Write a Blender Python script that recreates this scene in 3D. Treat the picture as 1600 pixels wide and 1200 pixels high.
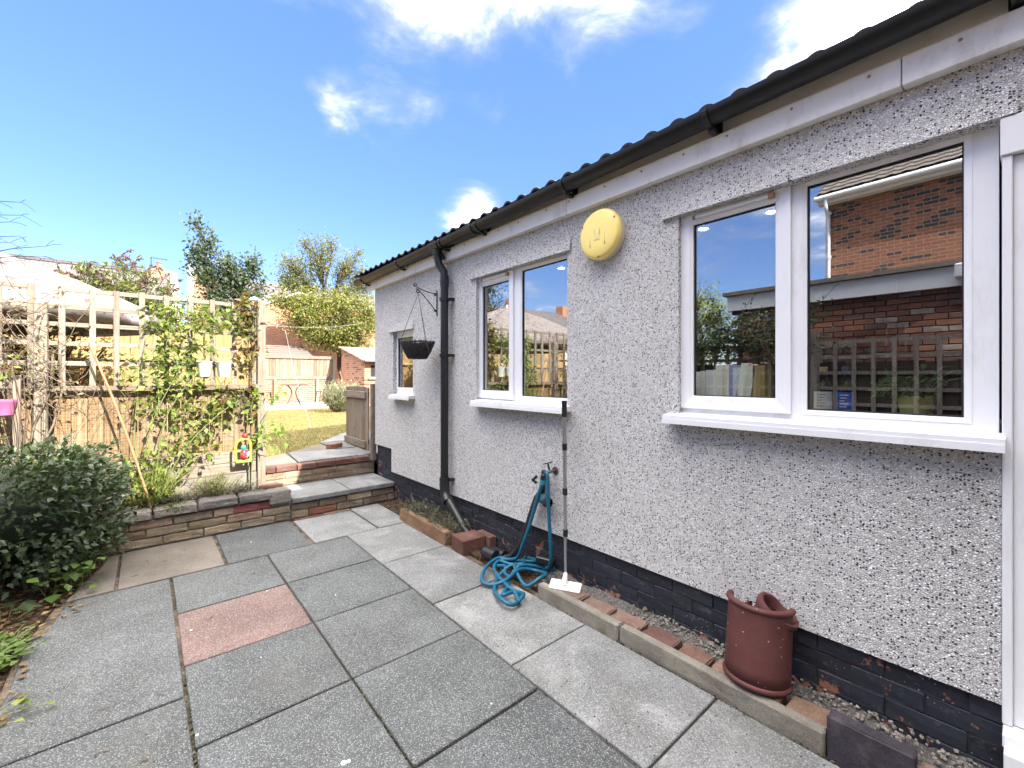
import bpy, bmesh, math, random
import numpy as np
from mathutils import Vector, Matrix, Quaternion, noise as mnoise
random.seed(7); RNG = np.random.default_rng(7)
for o in list(bpy.data.objects): bpy.data.objects.remove(o)
S = bpy.context.scene; COL = S.collection
R = math.radians

# ------------------------------------------------------------------ camera
cd = bpy.data.cameras.new('camera'); cam = bpy.data.objects.new('camera', cd); COL.objects.link(cam)
cd.sensor_width = 36.0; cd.lens = 36.0 * 680 / 1600; cd.shift_y = -11 / 1600
cd.clip_start = 0.05; cd.clip_end = 2000
CAM = Vector((0, 0, 1.42)); cam.location = CAM
cam.rotation_euler = (R(90), 0, -math.atan2(0.6455, 0.7638))
S.camera = cam

# ------------------------------------------------------------------ light and exposure
SUN = Vector((0.29, -1.30, 1.0)).normalized()
sun_el = math.asin(SUN.z); sun_rot = math.atan2(SUN.x, SUN.y)
SKY_STRENGTH = 0.15; SUN_STRENGTH = 2.0
sl = bpy.data.lights.new('sun', 'SUN'); sl.energy = SUN_STRENGTH; sl.angle = R(0.5); sl.color = (1.0, 0.94, 0.84)
so = bpy.data.objects.new('sun', sl); COL.objects.link(so)
so.rotation_euler = SUN.to_track_quat('Z', 'Y').to_euler(); so.location = (3, -20, 20)
vs = S.view_settings; vs.view_transform = 'Standard'; vs.look = 'None'; vs.exposure = 3.15
try:
    vs.use_white_balance = True; vs.white_balance_temperature = 6450; vs.white_balance_tint = 13
except Exception: pass; vs.gamma = 1.0
vs.use_curve_mapping = False
S.display_settings.display_device = 'sRGB'
S.cycles.max_bounces = 8; S.cycles.transparent_max_bounces = 16; S.cycles.glossy_bounces = 4
S.cycles.use_denoising = True
try: S.cycles.sample_clamp_indirect = 6
except Exception: pass

W = bpy.data.worlds.new('World'); S.world = W; W.use_nodes = True
def build_world():
    nt = W.node_tree; N = nt.nodes; L = nt.links; N.clear()
    out = N.new('ShaderNodeOutputWorld'); bg = N.new('ShaderNodeBackground'); L.new(bg.outputs[0], out.inputs[0])
    bg.inputs['Strength'].default_value = SKY_STRENGTH
    sky = N.new('ShaderNodeTexSky'); sky.sky_type = 'NISHITA'; sky.sun_disc = False
    sky.sun_elevation = sun_el; sky.sun_rotation = sun_rot
    sky.air_density = 1.0; sky.dust_density = 0.4; sky.ozone_density = 2.0; sky.altitude = 50
    tc = N.new('ShaderNodeTexCoord')
    def math_(op, a, b=None, c=None, clamp=False):
        m = N.new('ShaderNodeMath'); m.operation = op; m.use_clamp = clamp
        for i, v in enumerate((a, b, c)):
            if v is None: continue
            if isinstance(v, (int, float)): m.inputs[i].default_value = v
            else: L.new(v, m.inputs[i])
        return m.outputs[0]
    # clouds: noise on a layer seen in perspective, thickened round the banks in view and, for fill light, overhead
    sep = N.new('ShaderNodeSeparateXYZ'); L.new(tc.outputs['Generated'], sep.inputs[0])
    zz = math_('ADD', math_('MAXIMUM', sep.outputs[2], 0.0), 0.12)
    cx = math_('DIVIDE', sep.outputs[0], zz); cy = math_('DIVIDE', sep.outputs[1], zz)
    cmb = N.new('ShaderNodeCombineXYZ'); L.new(cx, cmb.inputs[0]); L.new(cy, cmb.inputs[1])
    n1 = N.new('ShaderNodeTexNoise'); n1.inputs['Scale'].default_value = 2.6; n1.inputs['Detail'].default_value = 9
    n1.inputs['Roughness'].default_value = 0.62; n1.inputs['Distortion'].default_value = 0.35
    L.new(cmb.outputs[0], n1.inputs['Vector'])
    n2 = N.new('ShaderNodeTexNoise'); n2.inputs['Scale'].default_value = 0.8; n2.inputs['Detail'].default_value = 3
    L.new(cmb.outputs[0], n2.inputs['Vector'])
    cov = math_('ADD', math_('MULTIPLY', math_('SUBTRACT', n2.outputs[0], 0.5), 0.8), 0.12)
    up_ = N.new('ShaderNodeMapRange'); up_.interpolation_type = 'SMOOTHSTEP'; up_.inputs['From Min'].default_value = 0.56; up_.inputs['From Max'].default_value = 0.86
    nz_ = N.new('ShaderNodeVectorMath'); nz_.operation = 'NORMALIZE'; L.new(tc.outputs['Generated'], nz_.inputs[0]); sz_ = N.new('ShaderNodeSeparateXYZ'); L.new(nz_.outputs[0], sz_.inputs[0]); L.new(sz_.outputs[2], up_.inputs['Value'])
    cov = math_('ADD', cov, math_('MULTIPLY', up_.outputs[0], 0.50))  # extra cloud overhead, out of view, added to brighten the shaded side
    for (u, v, rad, amt) in CLOUDS:
        a = (u - 800) / 680; d = Vector((0.6455 + 0.7638 * a, 0.7638 - 0.6455 * a, (589 - v) / 680)).normalized()
        dot = N.new('ShaderNodeVectorMath'); dot.operation = 'DISTANCE'
        nrm = N.new('ShaderNodeVectorMath'); nrm.operation = 'NORMALIZE'; L.new(tc.outputs['Generated'], nrm.inputs[0])
        L.new(nrm.outputs[0], dot.inputs[0]); dot.inputs[1].default_value = d
        b = math_('MULTIPLY', math_('SUBTRACT', 1.0, math_('DIVIDE', dot.outputs['Value'], rad), clamp=True), amt)
        cov = math_('ADD', cov, b)
    dens = math_('ADD', n1.outputs[0], cov)
    mr = N.new('ShaderNodeMapRange'); mr.interpolation_type = 'SMOOTHSTEP'
    mr.inputs['From Min'].default_value = 0.52; mr.inputs['From Max'].default_value = 1.08
    L.new(dens, mr.inputs['Value'])
    mask = math_('MULTIPLY', mr.outputs[0], 0.97)
    hs = N.new('ShaderNodeHueSaturation'); hs.inputs['Hue'].default_value = 0.515; hs.inputs['Saturation'].default_value = 1.2
    hs.inputs['Value'].default_value = 0.36; L.new(sky.outputs[0], hs.inputs['Color'])
    cc = N.new('ShaderNodeMix'); cc.data_type = 'RGBA'; L.new(math_('POWER', mask, 2.2), cc.inputs['Factor']); cc.inputs['A'].default_value = (0.85, 0.85, 0.88, 1); cc.inputs['B'].default_value = (8.0, 7.75, 7.4, 1)
    mx = N.new('ShaderNodeMix'); mx.data_type = 'RGBA'
    fl = N.new('ShaderNodeMix'); fl.data_type = 'RGBA'; fl.inputs['Factor'].default_value = 0.55; L.new(hs.outputs[0], fl.inputs['A']); fl.inputs['B'].default_value = (0.175, 0.36, 0.83, 1)
    L.new(mask, mx.inputs['Factor']); L.new(fl.outputs['Result'], mx.inputs['A']); L.new(cc.outputs['Result'], mx.inputs['B'])
    L.new(mx.outputs['Result'], bg.inputs['Color'])
CLOUDS = [(570, 20, 0.20, 0.12), (600, 120, 0.12, -0.06), (820, 0, 0.22, 0.16), (970, 20, 0.16, 0.10), (515, 140, 0.06, 0.20),
          (1380, 10, 0.22, 0.40), (745, 335, 0.10, 0.62), (520, 195, 0.05, .25), (250, 250, 0.60, -0.40), (900, 210, 0.36, -0.26)]
build_world()

# ------------------------------------------------------------------ helpers
WL = {}                                             # world position of each object's origin
def setp(o, label=None, cat=None, group=None, kind=None):
    if label: o['label'] = label
    if cat: o['category'] = cat
    if group: o['group'] = group
    if kind: o['kind'] = kind
    return o
def attach(o, parent, world):
    world = Vector(world); WL[o] = world
    if parent is not None:
        o.parent = parent; o.location = world - WL[parent]
    else: o.location = world
    return o
def thing(name, label, cat, loc, group=None, kind=None):
    o = bpy.data.objects.new(name, None); COL.objects.link(o); o.empty_display_size = 0.1
    attach(o, None, loc); return setp(o, label, cat, group, kind)

class MB:
    def __init__(s): s.v = []; s.f = []; s.m = []; s.mi = 0
    def add(s, vs, fs):
        n = len(s.v); s.v += [tuple(v) for v in vs]
        for f in fs: s.f.append(tuple(i + n for i in f)); s.m.append(s.mi)
        return s
    def box(s, x0, x1, y0, y1, z0, z1):
        vs = [(x, y, z) for z in (z0, z1) for y in (y0, y1) for x in (x0, x1)]
        return s.add(vs, [(0, 2, 3, 1), (4, 5, 7, 6), (0, 1, 5, 4), (2, 6, 7, 3), (0, 4, 6, 2), (1, 3, 7, 5)])
    def obox(s, c, size, M=None):
        hx, hy, hz = size[0] / 2, size[1] / 2, size[2] / 2; c = Vector(c)
        vs = []
        for z in (-hz, hz):
            for y in (-hy, hy):
                for x in (-hx, hx):
                    p = Vector((x, y, z)); p = (M @ p) if M is not None else p; vs.append(c + p)
        return s.add(vs, [(0, 2, 3, 1), (4, 5, 7, 6), (0, 1, 5, 4), (2, 6, 7, 3), (0, 4, 6, 2), (1, 3, 7, 5)])
    def beam(s, a, b, w, t, up=(0, 0, 1)):
        a = Vector(a); b = Vector(b); d = (b - a); l = d.length; d.normalize()
        sd = d.cross(Vector(up));
        if sd.length < 1e-4: sd = d.cross(Vector((0, 1, 0)))
        sd.normalize(); u = sd.cross(d)
        M = Matrix((d, sd, u)).transposed()
        return s.obox((a + b) / 2, (l, w, t), M)
    def tube(s, path, r, n=8, cap=True):
        P = [Vector(p) for p in path]; k = len(P)
        rr = r if isinstance(r, (list, tuple)) else [r] * k
        base = len(s.v); up = None
        for i in range(k):
            t = (P[min(i + 1, k - 1)] - P[max(i - 1, 0)])
            if t.length < 1e-7: t = Vector((0, 0, 1))
            t.normalize()
            if up is None:
                up = t.cross(Vector((0, 0, 1)))
                if up.length < 0.05: up = t.cross(Vector((0, 1, 0)))
            else: up = up - t * up.dot(t)
            if up.length < 1e-5: up = t.orthogonal()
            up.normalize(); w = t.cross(up)
            for j in range(n):
                a = 2 * math.pi * j / n; s.v.append(tuple(P[i] + (up * math.cos(a) + w * math.sin(a)) * rr[i]))
        for i in range(k - 1):
            for j in range(n):
                a = base + i * n + j; b = base + i * n + (j + 1) % n
                s.f.append((a, b, b + n, a + n)); s.m.append(s.mi)
        if cap:
            s.f.append(tuple(base + j for j in range(n))[::-1]); s.m.append(s.mi)
            s.f.append(tuple(base + (k - 1) * n + j for j in range(n))); s.m.append(s.mi)
        return s
    def lathe(s, prof, c, n=24, a0=0.0, a1=2 * math.pi, M=None):
        c = Vector(c); full = abs(a1 - a0 - 2 * math.pi) < 1e-6; cols = n if full else n + 1; base = len(s.v)
        for (r, z) in prof:
            for j in range(cols):
                a = a0 + (a1 - a0) * j / n; p = Vector((r * math.cos(a), r * math.sin(a), z))
                s.v.append(tuple(c + ((M @ p) if M is not None else p)))
        for i in range(len(prof) - 1):
            for j in range(n):
                a = base + i * cols + j; b = base + i * cols + (j + 1) % cols
                s.f.append((a, b, b + cols, a + cols)); s.m.append(s.mi)
        return s
    def prism(s, poly, z0, z1):
        n = len(poly); vs = [(p[0], p[1], z0) for p in poly] + [(p[0], p[1], z1) for p in poly]
        fs = [tuple(range(n))[::-1], tuple(range(n, 2 * n))] + [(i, (i + 1) % n, n + (i + 1) % n, n + i) for i in range(n)]
        return s.add(vs, fs)
    def build(s, name, mats, parent=None, smooth=False, bevel=0.0, label=None, cat=None, group=None, kind=None, origin=None, segs=1):
        me = bpy.data.meshes.new(name)
        org = Vector(origin) if origin is not None else (WL[parent] if parent is not None else Vector((0, 0, 0)))
        me.from_pydata([tuple(Vector(v) - org) for v in s.v], [], s.f)
        if not isinstance(mats, (list, tuple)): mats = [mats]
        for m in mats: me.materials.append(m)
        if len(mats) > 1: me.polygons.foreach_set('material_index', s.m)
        if bevel > 0:
            bm = bmesh.new(); bm.from_mesh(me)
            bmesh.ops.remove_doubles(bm, verts=bm.verts, dist=1e-5)
            es = [e for e in bm.edges if len(e.link_faces) == 2 and e.calc_face_angle(0) > 0.5]
            bmesh.ops.bevel(bm, geom=es, offset=bevel, segments=segs, affect='EDGES', profile=0.6)
            bm.to_mesh(me); bm.free()
        if smooth:
            for p in me.polygons: p.use_smooth = True
            if smooth != 'all':
                try: me.set_sharp_from_angle(angle=R(40))
                except Exception: pass
        me.update()
        o = bpy.data.objects.new(name, me); COL.objects.link(o); attach(o, parent, org)
        return setp(o, label, cat, group, kind)

def put(name, me, parent, world, rot=None, scale=None):
    o = bpy.data.objects.new(name, me); COL.objects.link(o); attach(o, parent, world)
    if rot is not None: o.rotation_euler = rot
    if scale is not None: o.scale = scale
    return o
def copy_tree(src, world, rotz=0.0, label=None):
    def rec(a, par):
        c = a.copy(); COL.objects.link(c)
        if par is not None: c.parent = par
        for ch in a.children: rec(ch, c)
        return c
    c = rec(src, None); c.location = world; c.rotation_euler.z = rotz; WL[c] = Vector(world)
    if label: c['label'] = label
    return c
def chunk(sx, sy, sz, mat, b=0.006, rough=0.0, cuts=0, seed=0, name='brick'):
    """a brick or stone centred on its origin, edges worn, sides a little uneven"""
    bm = bmesh.new(); bmesh.ops.create_cube(bm, size=1.0)
    bmesh.ops.scale(bm, vec=(sx, sy, sz), verts=bm.verts)
    bmesh.ops.bevel(bm, geom=list(bm.edges), offset=b, segments=1, affect='EDGES', profile=0.5)
    if cuts: bmesh.ops.subdivide_edges(bm, edges=list(bm.edges), cuts=cuts, use_grid_fill=True)
    if rough:
        rs = random.Random(seed)
        for v in bm.verts: v.co += Vector((rs.uniform(-1, 1), rs.uniform(-1, 1), rs.uniform(-1, 1))) * rough
    bmesh.ops.triangulate(bm, faces=[f for f in bm.faces if len(f.verts) > 4])
    me = bpy.data.meshes.new(name); bm.to_mesh(me); bm.free(); me.materials.append(mat); return me

# ------------------------------------------------------------------ materials
MATS = {}
class NT:
    def __init__(s, name):
        s.mat = bpy.data.materials.new(name); s.mat.use_nodes = True; s.nt = s.mat.node_tree; s.N = s.nt.nodes; s.L = s.nt.links
        s.N.clear(); s.out = s.N.new('ShaderNodeOutputMaterial'); s.b = s.N.new('ShaderNodeBsdfPrincipled'); s.L.new(s.b.outputs[0], s.out.inputs[0])
        s.geo = s.N.new('ShaderNodeNewGeometry'); s.oi = s.N.new('ShaderNodeObjectInfo'); s.tc = s.N.new('ShaderNodeTexCoord')
        s.pos = s.geo.outputs['Position']; MATS[name] = s.mat
    def set(s, sock, v):
        if isinstance(v, (int, float)): sock.default_value = v
        elif isinstance(v, tuple): sock.default_value = v if len(v) == 4 or sock.type == 'VECTOR' else (*v, 1)
        else: s.L.new(v, sock)
    def math(s, op, a, b=None, c=None, clamp=False):
        m = s.N.new('ShaderNodeMath'); m.operation = op; m.use_clamp = clamp
        for i, v in enumerate((a, b, c)):
            if v is not None: s.set(m.inputs[i], v)
        return m.outputs[0]
    def noise(s, scale, detail=4, rough=0.55, vec=None, dist=0.0):
        n = s.N.new('ShaderNodeTexNoise'); n.inputs['Scale'].default_value = scale; n.inputs['Detail'].default_value = detail
        n.inputs['Roughness'].default_value = rough; n.inputs['Distortion'].default_value = dist
        s.L.new(vec if vec is not None else s.pos, n.inputs['Vector']); return n.outputs['Fac']
    def voro(s, scale, feature='F1', vec=None, rnd=1.0):
        n = s.N.new('ShaderNodeTexVoronoi'); n.feature = feature; n.inputs['Scale'].default_value = scale
        n.inputs['Randomness'].default_value = rnd
        s.L.new(vec if vec is not None else s.pos, n.inputs['Vector']); return n
    def mapv(s, scale, vec=None, rot=(0, 0, 0)):
        n = s.N.new('ShaderNodeMapping'); n.inputs['Scale'].default_value = scale; n.inputs['Rotation'].default_value = rot
        s.L.new(vec if vec is not None else s.pos, n.inputs['Vector']); return n.outputs[0]
    def mix(s, f, a, b, mode='MIX'):
        m = s.N.new('ShaderNodeMix'); m.data_type = 'RGBA'; m.blend_type = mode
        s.set(m.inputs['Factor'], f); s.set(m.inputs['A'], a); s.set(m.inputs['B'], b); return m.outputs['Result']
    def step(s, v, lo, hi):
        m = s.N.new('ShaderNodeMapRange'); m.interpolation_type = 'SMOOTHSTEP'
        m.inputs['From Min'].default_value = lo; m.inputs['From Max'].default_value = hi; s.L.new(v, m.inputs['Value']); return m.outputs[0]
    def ramp(s, v, cols, const=False):
        r = s.N.new('ShaderNodeValToRGB'); cr = r.color_ramp
        if const: cr.interpolation = 'CONSTANT'
        n = len(cols)
        for i, c in enumerate(cols):
            p = i / n if const else i / max(1, n - 1)
            if i < 2: e = cr.elements[i]; e.position = p
            else: e = cr.elements.new(p)
            e.color = (*c, 1)
        s.L.new(v, r.inputs[0]); return r.outputs[0]
    def bump(s, h, strength=0.3, dist=0.01, prev=None):
        b = s.N.new('ShaderNodeBump'); b.inputs['Strength'].default_value = strength; b.inputs['Distance'].default_value = dist
        s.L.new(h, b.inputs['Height'])
        if prev is not None: s.L.new(prev, b.inputs['Normal'])
        return b.outputs[0]
    def done(s, col, rough=0.8, normal=None, spec=0.3, **kw):
        s.set(s.b.inputs['Base Color'], col); s.set(s.b.inputs['Roughness'], rough); s.b.inputs['Specular IOR Level'].default_value = spec
        if normal is not None: s.L.new(normal, s.b.inputs['Normal'])
        for k, v in kw.items(): s.set(s.b.inputs[k.replace('_', ' ')], v)
        return s.mat
def sc(c, k): return tuple(min(1, x * k) for x in c)

def stone(name, cols, scale=3.0, rand=0.25, grit=160, gritamt=0.35, bump=0.35, rough=0.9, dirt=None, spec=0.25):
    """masonry, timber-free: base colour picked per object, mottled, gritty"""
    n = NT(name)
    base = n.ramp(n.oi.outputs['Random'], cols, const=len(cols) > 2) if len(cols) > 1 else (*cols[0], 1)
    m = n.noise(scale, 5)
    c = n.mix(n.step(m, 0.3, 0.75), n.mix(1.0, base, (0.62, 0.6, 0.58, 1), 'MULTIPLY'), base)
    g = n.noise(grit, 3, 0.7)
    c = n.mix(n.math('MULTIPLY', n.step(g, 0.5, 0.75), gritamt), c, n.mix(1.0, base, (1.7, 1.65, 1.6, 1), 'MULTIPLY'))
    c = n.mix(n.math('MULTIPLY', n.step(g, 0.5, 0.25), gritamt), c, n.mix(1.0, base, (0.3, 0.3, 0.3, 1), 'MULTIPLY'))
    v = n.math('ADD', 1 - rand / 2, n.math('MULTIPLY', n.math('FRACT', n.math('MULTIPLY', n.oi.outputs['Random'], 7.31)), rand))
    cc = n.N.new('ShaderNodeCombineColor'); [n.L.new(v, cc.inputs[i]) for i in range(3)]
    c = n.mix(1.0, c, cc.outputs[0], 'MULTIPLY')
    if dirt:
        d = n.noise(dirt[1], 6, 0.65); c = n.mix(n.math('MULTIPLY', n.step(d, 0.52, 0.68), dirt[2]), c, (*dirt[0], 1))
    h = n.math('ADD', n.math('MULTIPLY', g, 0.4), n.math('MULTIPLY', n.noise(scale * 8, 4), 1.0))
    return n.done(c, rough, n.bump(h, bump, 0.012), spec)

def timber(name, cols, axis='z', grain=1.0, rough=0.8, bump=0.25, grey=None, rand=0.3):
    n = NT(name)
    sv = {'z': (60, 60, 2.2), 'x': (2.2, 60, 60), 'y': (60, 2.2, 60)}[axis]
    add = n.N.new('ShaderNodeVectorMath'); add.operation = 'ADD'; n.L.new(n.pos, add.inputs[0])
    rv = n.math('MULTIPLY', n.oi.outputs['Random'], 13.0); cb = n.N.new('ShaderNodeCombineXYZ'); [n.L.new(rv, cb.inputs[i]) for i in range(3)]
    n.L.new(cb.outputs[0], add.inputs[1])
    g = n.noise(1.0, 5, 0.65, n.mapv(sv, add.outputs[0]), 0.6)
    base = n.ramp(n.oi.outputs['Random'], cols) if len(cols) > 1 else (*cols[0], 1)
    c = n.mix(n.math('MULTIPLY', n.step(g, 0.35, 0.7), grain), n.mix(1.0, base, (0.62, 0.56, 0.5, 1), 'MULTIPLY'), base)
    v = n.math('ADD', 1 - rand / 2, n.math('MULTIPLY', n.math('FRACT', n.math('MULTIPLY', n.oi.outputs['Random'], 5.7)), rand))
    cc = n.N.new('ShaderNodeCombineColor'); [n.L.new(v, cc.inputs[i]) for i in range(3)]
    c = n.mix(1.0, c, cc.outputs[0], 'MULTIPLY')
    if grey: c = n.mix(n.math('MULTIPLY', n.step(n.noise(5, 5), 0.42, 0.7), grey[1]), c, (*grey[0], 1))
    kn = n.voro(9.0, vec=n.mapv({'z': (1, 1, .35), 'x': (.35, 1, 1), 'y': (1, .35, 1)}[axis], add.outputs[0]))
    c = n.mix(n.step(kn.outputs['Distance'], 0.09, 0.05), c, n.mix(1.0, c, (0.35, 0.25, 0.18, 1), 'MULTIPLY'))
    return n.done(c, rough, n.bump(g, bump, 0.004), 0.25)

def plain(name, col, rough=0.5, var=0.12, scale=6, bump=0.0, spec=0.4, dirt=None, **kw):
    n = NT(name); m = n.noise(scale, 5)
    c = n.mix(m, (*sc(col, 1 - var), 1), (*sc(col, 1 + var), 1))
    if dirt:
        d = n.noise(dirt[1], 6, 0.7, n.mapv(dirt[3]) if len(dirt) > 3 else None)
        c = n.mix(n.math('MULTIPLY', n.step(d, 0.5, 0.72), dirt[2]), c, (*dirt[0], 1))
    nr = n.bump(n.noise(scale * 25, 3), bump, 0.003) if bump else None
    return n.done(c, rough, nr, spec, **kw)

def leafmat(name, cols, trans=0.35, rough=0.5):
    n = NT(name)
    r = n.math('FRACT', n.math('ADD', n.geo.outputs['Random Per Island'], n.oi.outputs['Random']))
    c = n.ramp(r, cols)
    c = n.mix(n.math('MULTIPLY', n.geo.outputs['Backfacing'], 0.35), c, n.mix(1.0, c, (1.25, 1.3, 1.1, 1), 'MULTIPLY'))
    n.done(c, rough, None, 0.35)
    t = n.N.new('ShaderNodeBsdfTranslucent'); n.set(t.inputs[0], n.mix(1.0, c, (1.5, 1.6, 0.7, 1), 'MULTIPLY'))
    m = n.N.new('ShaderNodeMixShader'); m.inputs[0].default_value = trans
    n.L.new(n.b.outputs[0], m.inputs[1]); n.L.new(t.outputs[0], m.inputs[2]); n.L.new(m.outputs[0], n.out.inputs[0]); return n.mat

def make_pebbledash():
    n = NT('pebbledash')
    wob = n.N.new('ShaderNodeVectorMath'); wob.operation = 'ADD'
    nn = n.N.new('ShaderNodeTexNoise'); nn.inputs['Scale'].default_value = 60; n.L.new(n.pos, nn.inputs['Vector'])
    sm = n.N.new('ShaderNodeVectorMath'); sm.operation = 'SCALE'; n.L.new(nn.outputs['Color'], sm.inputs[0]); sm.inputs['Scale'].default_value = 0.007
    n.L.new(n.pos, wob.inputs[0]); n.L.new(sm.outputs[0], wob.inputs[1])
    p = wob.outputs[0]
    v = n.voro(118, vec=p); e = n.voro(118, 'DISTANCE_TO_EDGE', vec=p)
    sp = n.N.new('ShaderNodeSeparateColor'); n.L.new(v.outputs['Color'], sp.inputs[0])
    white = n.ramp(sp.outputs[0], [(0.62, 0.595, 0.575), (0.79, 0.78, 0.77), (0.88, 0.88, 0.88), (0.92, 0.92, 0.925)])
    dv = n.voro(96, vec=n.mapv((1, 1, 1.15), p)); ds = n.N.new('ShaderNodeSeparateColor'); n.L.new(dv.outputs['Color'], ds.inputs[0])
    dens = n.noise(2.3, 2)
    sel = n.step(n.math('ADD', ds.outputs[1], n.math('MULTIPLY', n.math('SUBTRACT', dens, 0.5), 0.40)), 0.69, 0.705)
    chip = n.math('MULTIPLY', sel, n.step(dv.outputs['Distance'], 0.44, 0.33))
    dark = n.ramp(ds.outputs[2], [(0.025, 0.027, 0.045), (0.06, 0.06, 0.085), (0.11, 0.10, 0.115)])
    gap = n.step(e.outputs['Distance'], 0.10, 0.0)
    c = n.mix(n.math('MULTIPLY', gap, 0.5), white, (0.40, 0.37, 0.35, 1))
    c = n.mix(chip, c, dark)
    st = n.noise(1.1, 5, 0.6, n.mapv((1, 1.6, 0.7)))
    c = n.mix(n.math('MULTIPLY', n.step(st, 0.45, 0.75), 0.16), c, (0.36, 0.31, 0.27, 1))
    h = n.math('ADD', n.step(e.outputs['Distance'], 0.0, 0.25), n.math('MULTIPLY', n.noise(300, 2), 0.3))
    h = n.math('SUBTRACT', h, n.math('MULTIPLY', chip, 0.35))
    c = n.mix(n.math('MULTIPLY', n.step(n.noise(1.0, 6, 0.6, n.mapv((1, 5.5, 0.5))), 0.58, 0.78), 0.12), c, (0.30, 0.26, 0.21, 1))
    return n.done(c, 0.85, n.bump(h, 0.9, 0.008), 0.3)

def make_slab(name, cols, speck, dark_speck, dirt=0.3, pale=0.0, fine=260, flecks=0.90):
    n = NT(name)
    base = n.ramp(n.oi.outputs['Random'], cols)
    off = n.N.new('ShaderNodeVectorMath'); off.operation = 'ADD'; n.L.new(n.pos, off.inputs[0])
    rv = n.math('MULTIPLY', n.oi.outputs['Random'], 31.0); cb = n.N.new('ShaderNodeCombineXYZ'); [n.L.new(rv, cb.inputs[i]) for i in range(3)]; n.L.new(cb.outputs[0], off.inputs[1])
    P = off.outputs[0]
    m = n.noise(3.5, 6, 0.6, P)
    c = n.mix(n.step(m, 0.3, 0.72), n.mix(1.0, base, (0.74, 0.73, 0.71, 1), 'MULTIPLY'), n.mix(1.0, base, (1.14, 1.14, 1.13, 1), 'MULTIPLY'))
    v = n.voro(fine, vec=P); s3 = n.N.new('ShaderNodeSeparateColor'); n.L.new(v.outputs['Color'], s3.inputs[0])
    c = n.mix(n.math('MULTIPLY', n.step(s3.outputs[0], 0.70, 0.90), speck), c, (0.52, 0.53, 0.52, 1))
    c = n.mix(n.math('MULTIPLY', n.step(s3.outputs[1], 0.62, 0.80), dark_speck), c, (0.03, 0.035, 0.037, 1))
    d = n.noise(1.3, 7, 0.65, P, 0.6)
    c = n.mix(n.math('MULTIPLY', n.step(d, 0.50, 0.74), dirt), c, (0.10, 0.095, 0.08, 1))
    mo = n.noise(2.4, 7, 0.7, None, 0.8); c = n.mix(n.math('MULTIPLY', n.step(mo, 0.58, 0.72), 0.20), c, (0.085, 0.088, 0.055, 1))
    if pale:
        q = n.noise(2.0, 7, 0.7, P, 1.2); c = n.mix(n.math('MULTIPLY', n.step(q, 0.52, 0.68), pale), c, (0.50, 0.49, 0.47, 1))
    bs = n.voro(42, vec=P); bsep = n.N.new('ShaderNodeSeparateColor'); n.L.new(bs.outputs['Color'], bsep.inputs[0])
    c = n.mix(n.math('MULTIPLY', n.step(bsep.outputs[0], flecks, flecks + .02), n.step(bs.outputs['Distance'], 0.20, 0.14)), c, (0.025, 0.025, 0.027, 1))
    h = n.math('ADD', n.math('MULTIPLY', v.outputs['Distance'], 0.6), n.math('MULTIPLY', m, 0.9))
    return n.done(c, 0.88, n.bump(h, 0.35, 0.008), 0.3)

def make_glass():
    n = NT('window_glass'); n.N.remove(n.b)
    tr = n.N.new('ShaderNodeBsdfTransparent'); tr.inputs[0].default_value = (0.90, 0.93, 0.92, 1)
    gl = n.N.new('ShaderNodeBsdfGlossy'); gl.inputs['Roughness'].default_value = 0.0; gl.inputs['Color'].default_value = (0.97, 0.98, 1, 1)
    lw = n.N.new('ShaderNodeLayerWeight'); lw.inputs['Blend'].default_value = 0.5
    fr = n.math('ADD', n.math('MULTIPLY', n.math('POWER', lw.outputs['Facing'], 4.0), 0.72), 0.27)
    m = n.N.new('ShaderNodeMixShader'); n.L.new(fr, m.inputs[0]); n.L.new(tr.outputs[0], m.inputs[1]); n.L.new(gl.outputs[0], m.inputs[2])
    n.L.new(m.outputs[0], n.out.inputs[0]); return n.mat

def make_plinth_brick():
    n = NT('painted_plinth_brick')
    paint = n.ramp(n.oi.outputs['Random'], [(0.015, 0.018, 0.027), (0.021, 0.025, 0.035), (0.018, 0.019, 0.026)])
    clay = n.ramp(n.math('FRACT', n.math('MULTIPLY', n.oi.outputs['Random'], 9.1)), [(0.20, 0.075, 0.045), (0.26, 0.11, 0.07), (0.17, 0.11, 0.085)])
    w = n.noise(11, 6, 0.7); per = n.math('MULTIPLY', n.math('SUBTRACT', n.noise(1.3, 2), 0.5), 0.5)
    sep = n.N.new('ShaderNodeSeparateXYZ'); n.L.new(n.pos, sep.inputs[0])
    low = n.math('MULTIPLY', n.step(sep.outputs[2], 0.22, 0.02), 0.09)
    c = n.mix(n.step(n.math('ADD', n.math('ADD', w, per), low), 0.622, 0.655), paint, clay)
    sp = n.voro(120); s3 = n.N.new('ShaderNodeSeparateColor'); n.L.new(sp.outputs['Color'], s3.inputs[0])
    near = n.step(n.noise(1.7, 3), 0.4, 0.6)
    spl = n.math('MULTIPLY', n.math('MULTIPLY', n.step(s3.outputs[0], 0.93, 0.95), n.step(sp.outputs['Distance'], 0.28, 0.2)), near)
    c = n.mix(spl, c, (0.55, 0.53, 0.5, 1))
    c = n.mix(n.math('MULTIPLY', n.step(n.noise(26, 5), 0.55, 0.75), 0.3), c, (0.14, 0.13, 0.12, 1))
    h = n.math('ADD', w, n.math('MULTIPLY', n.noise(90, 3), 0.4))
    return n.done(c, 0.6, n.bump(h, 0.4, 0.008), 0.4)

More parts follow.
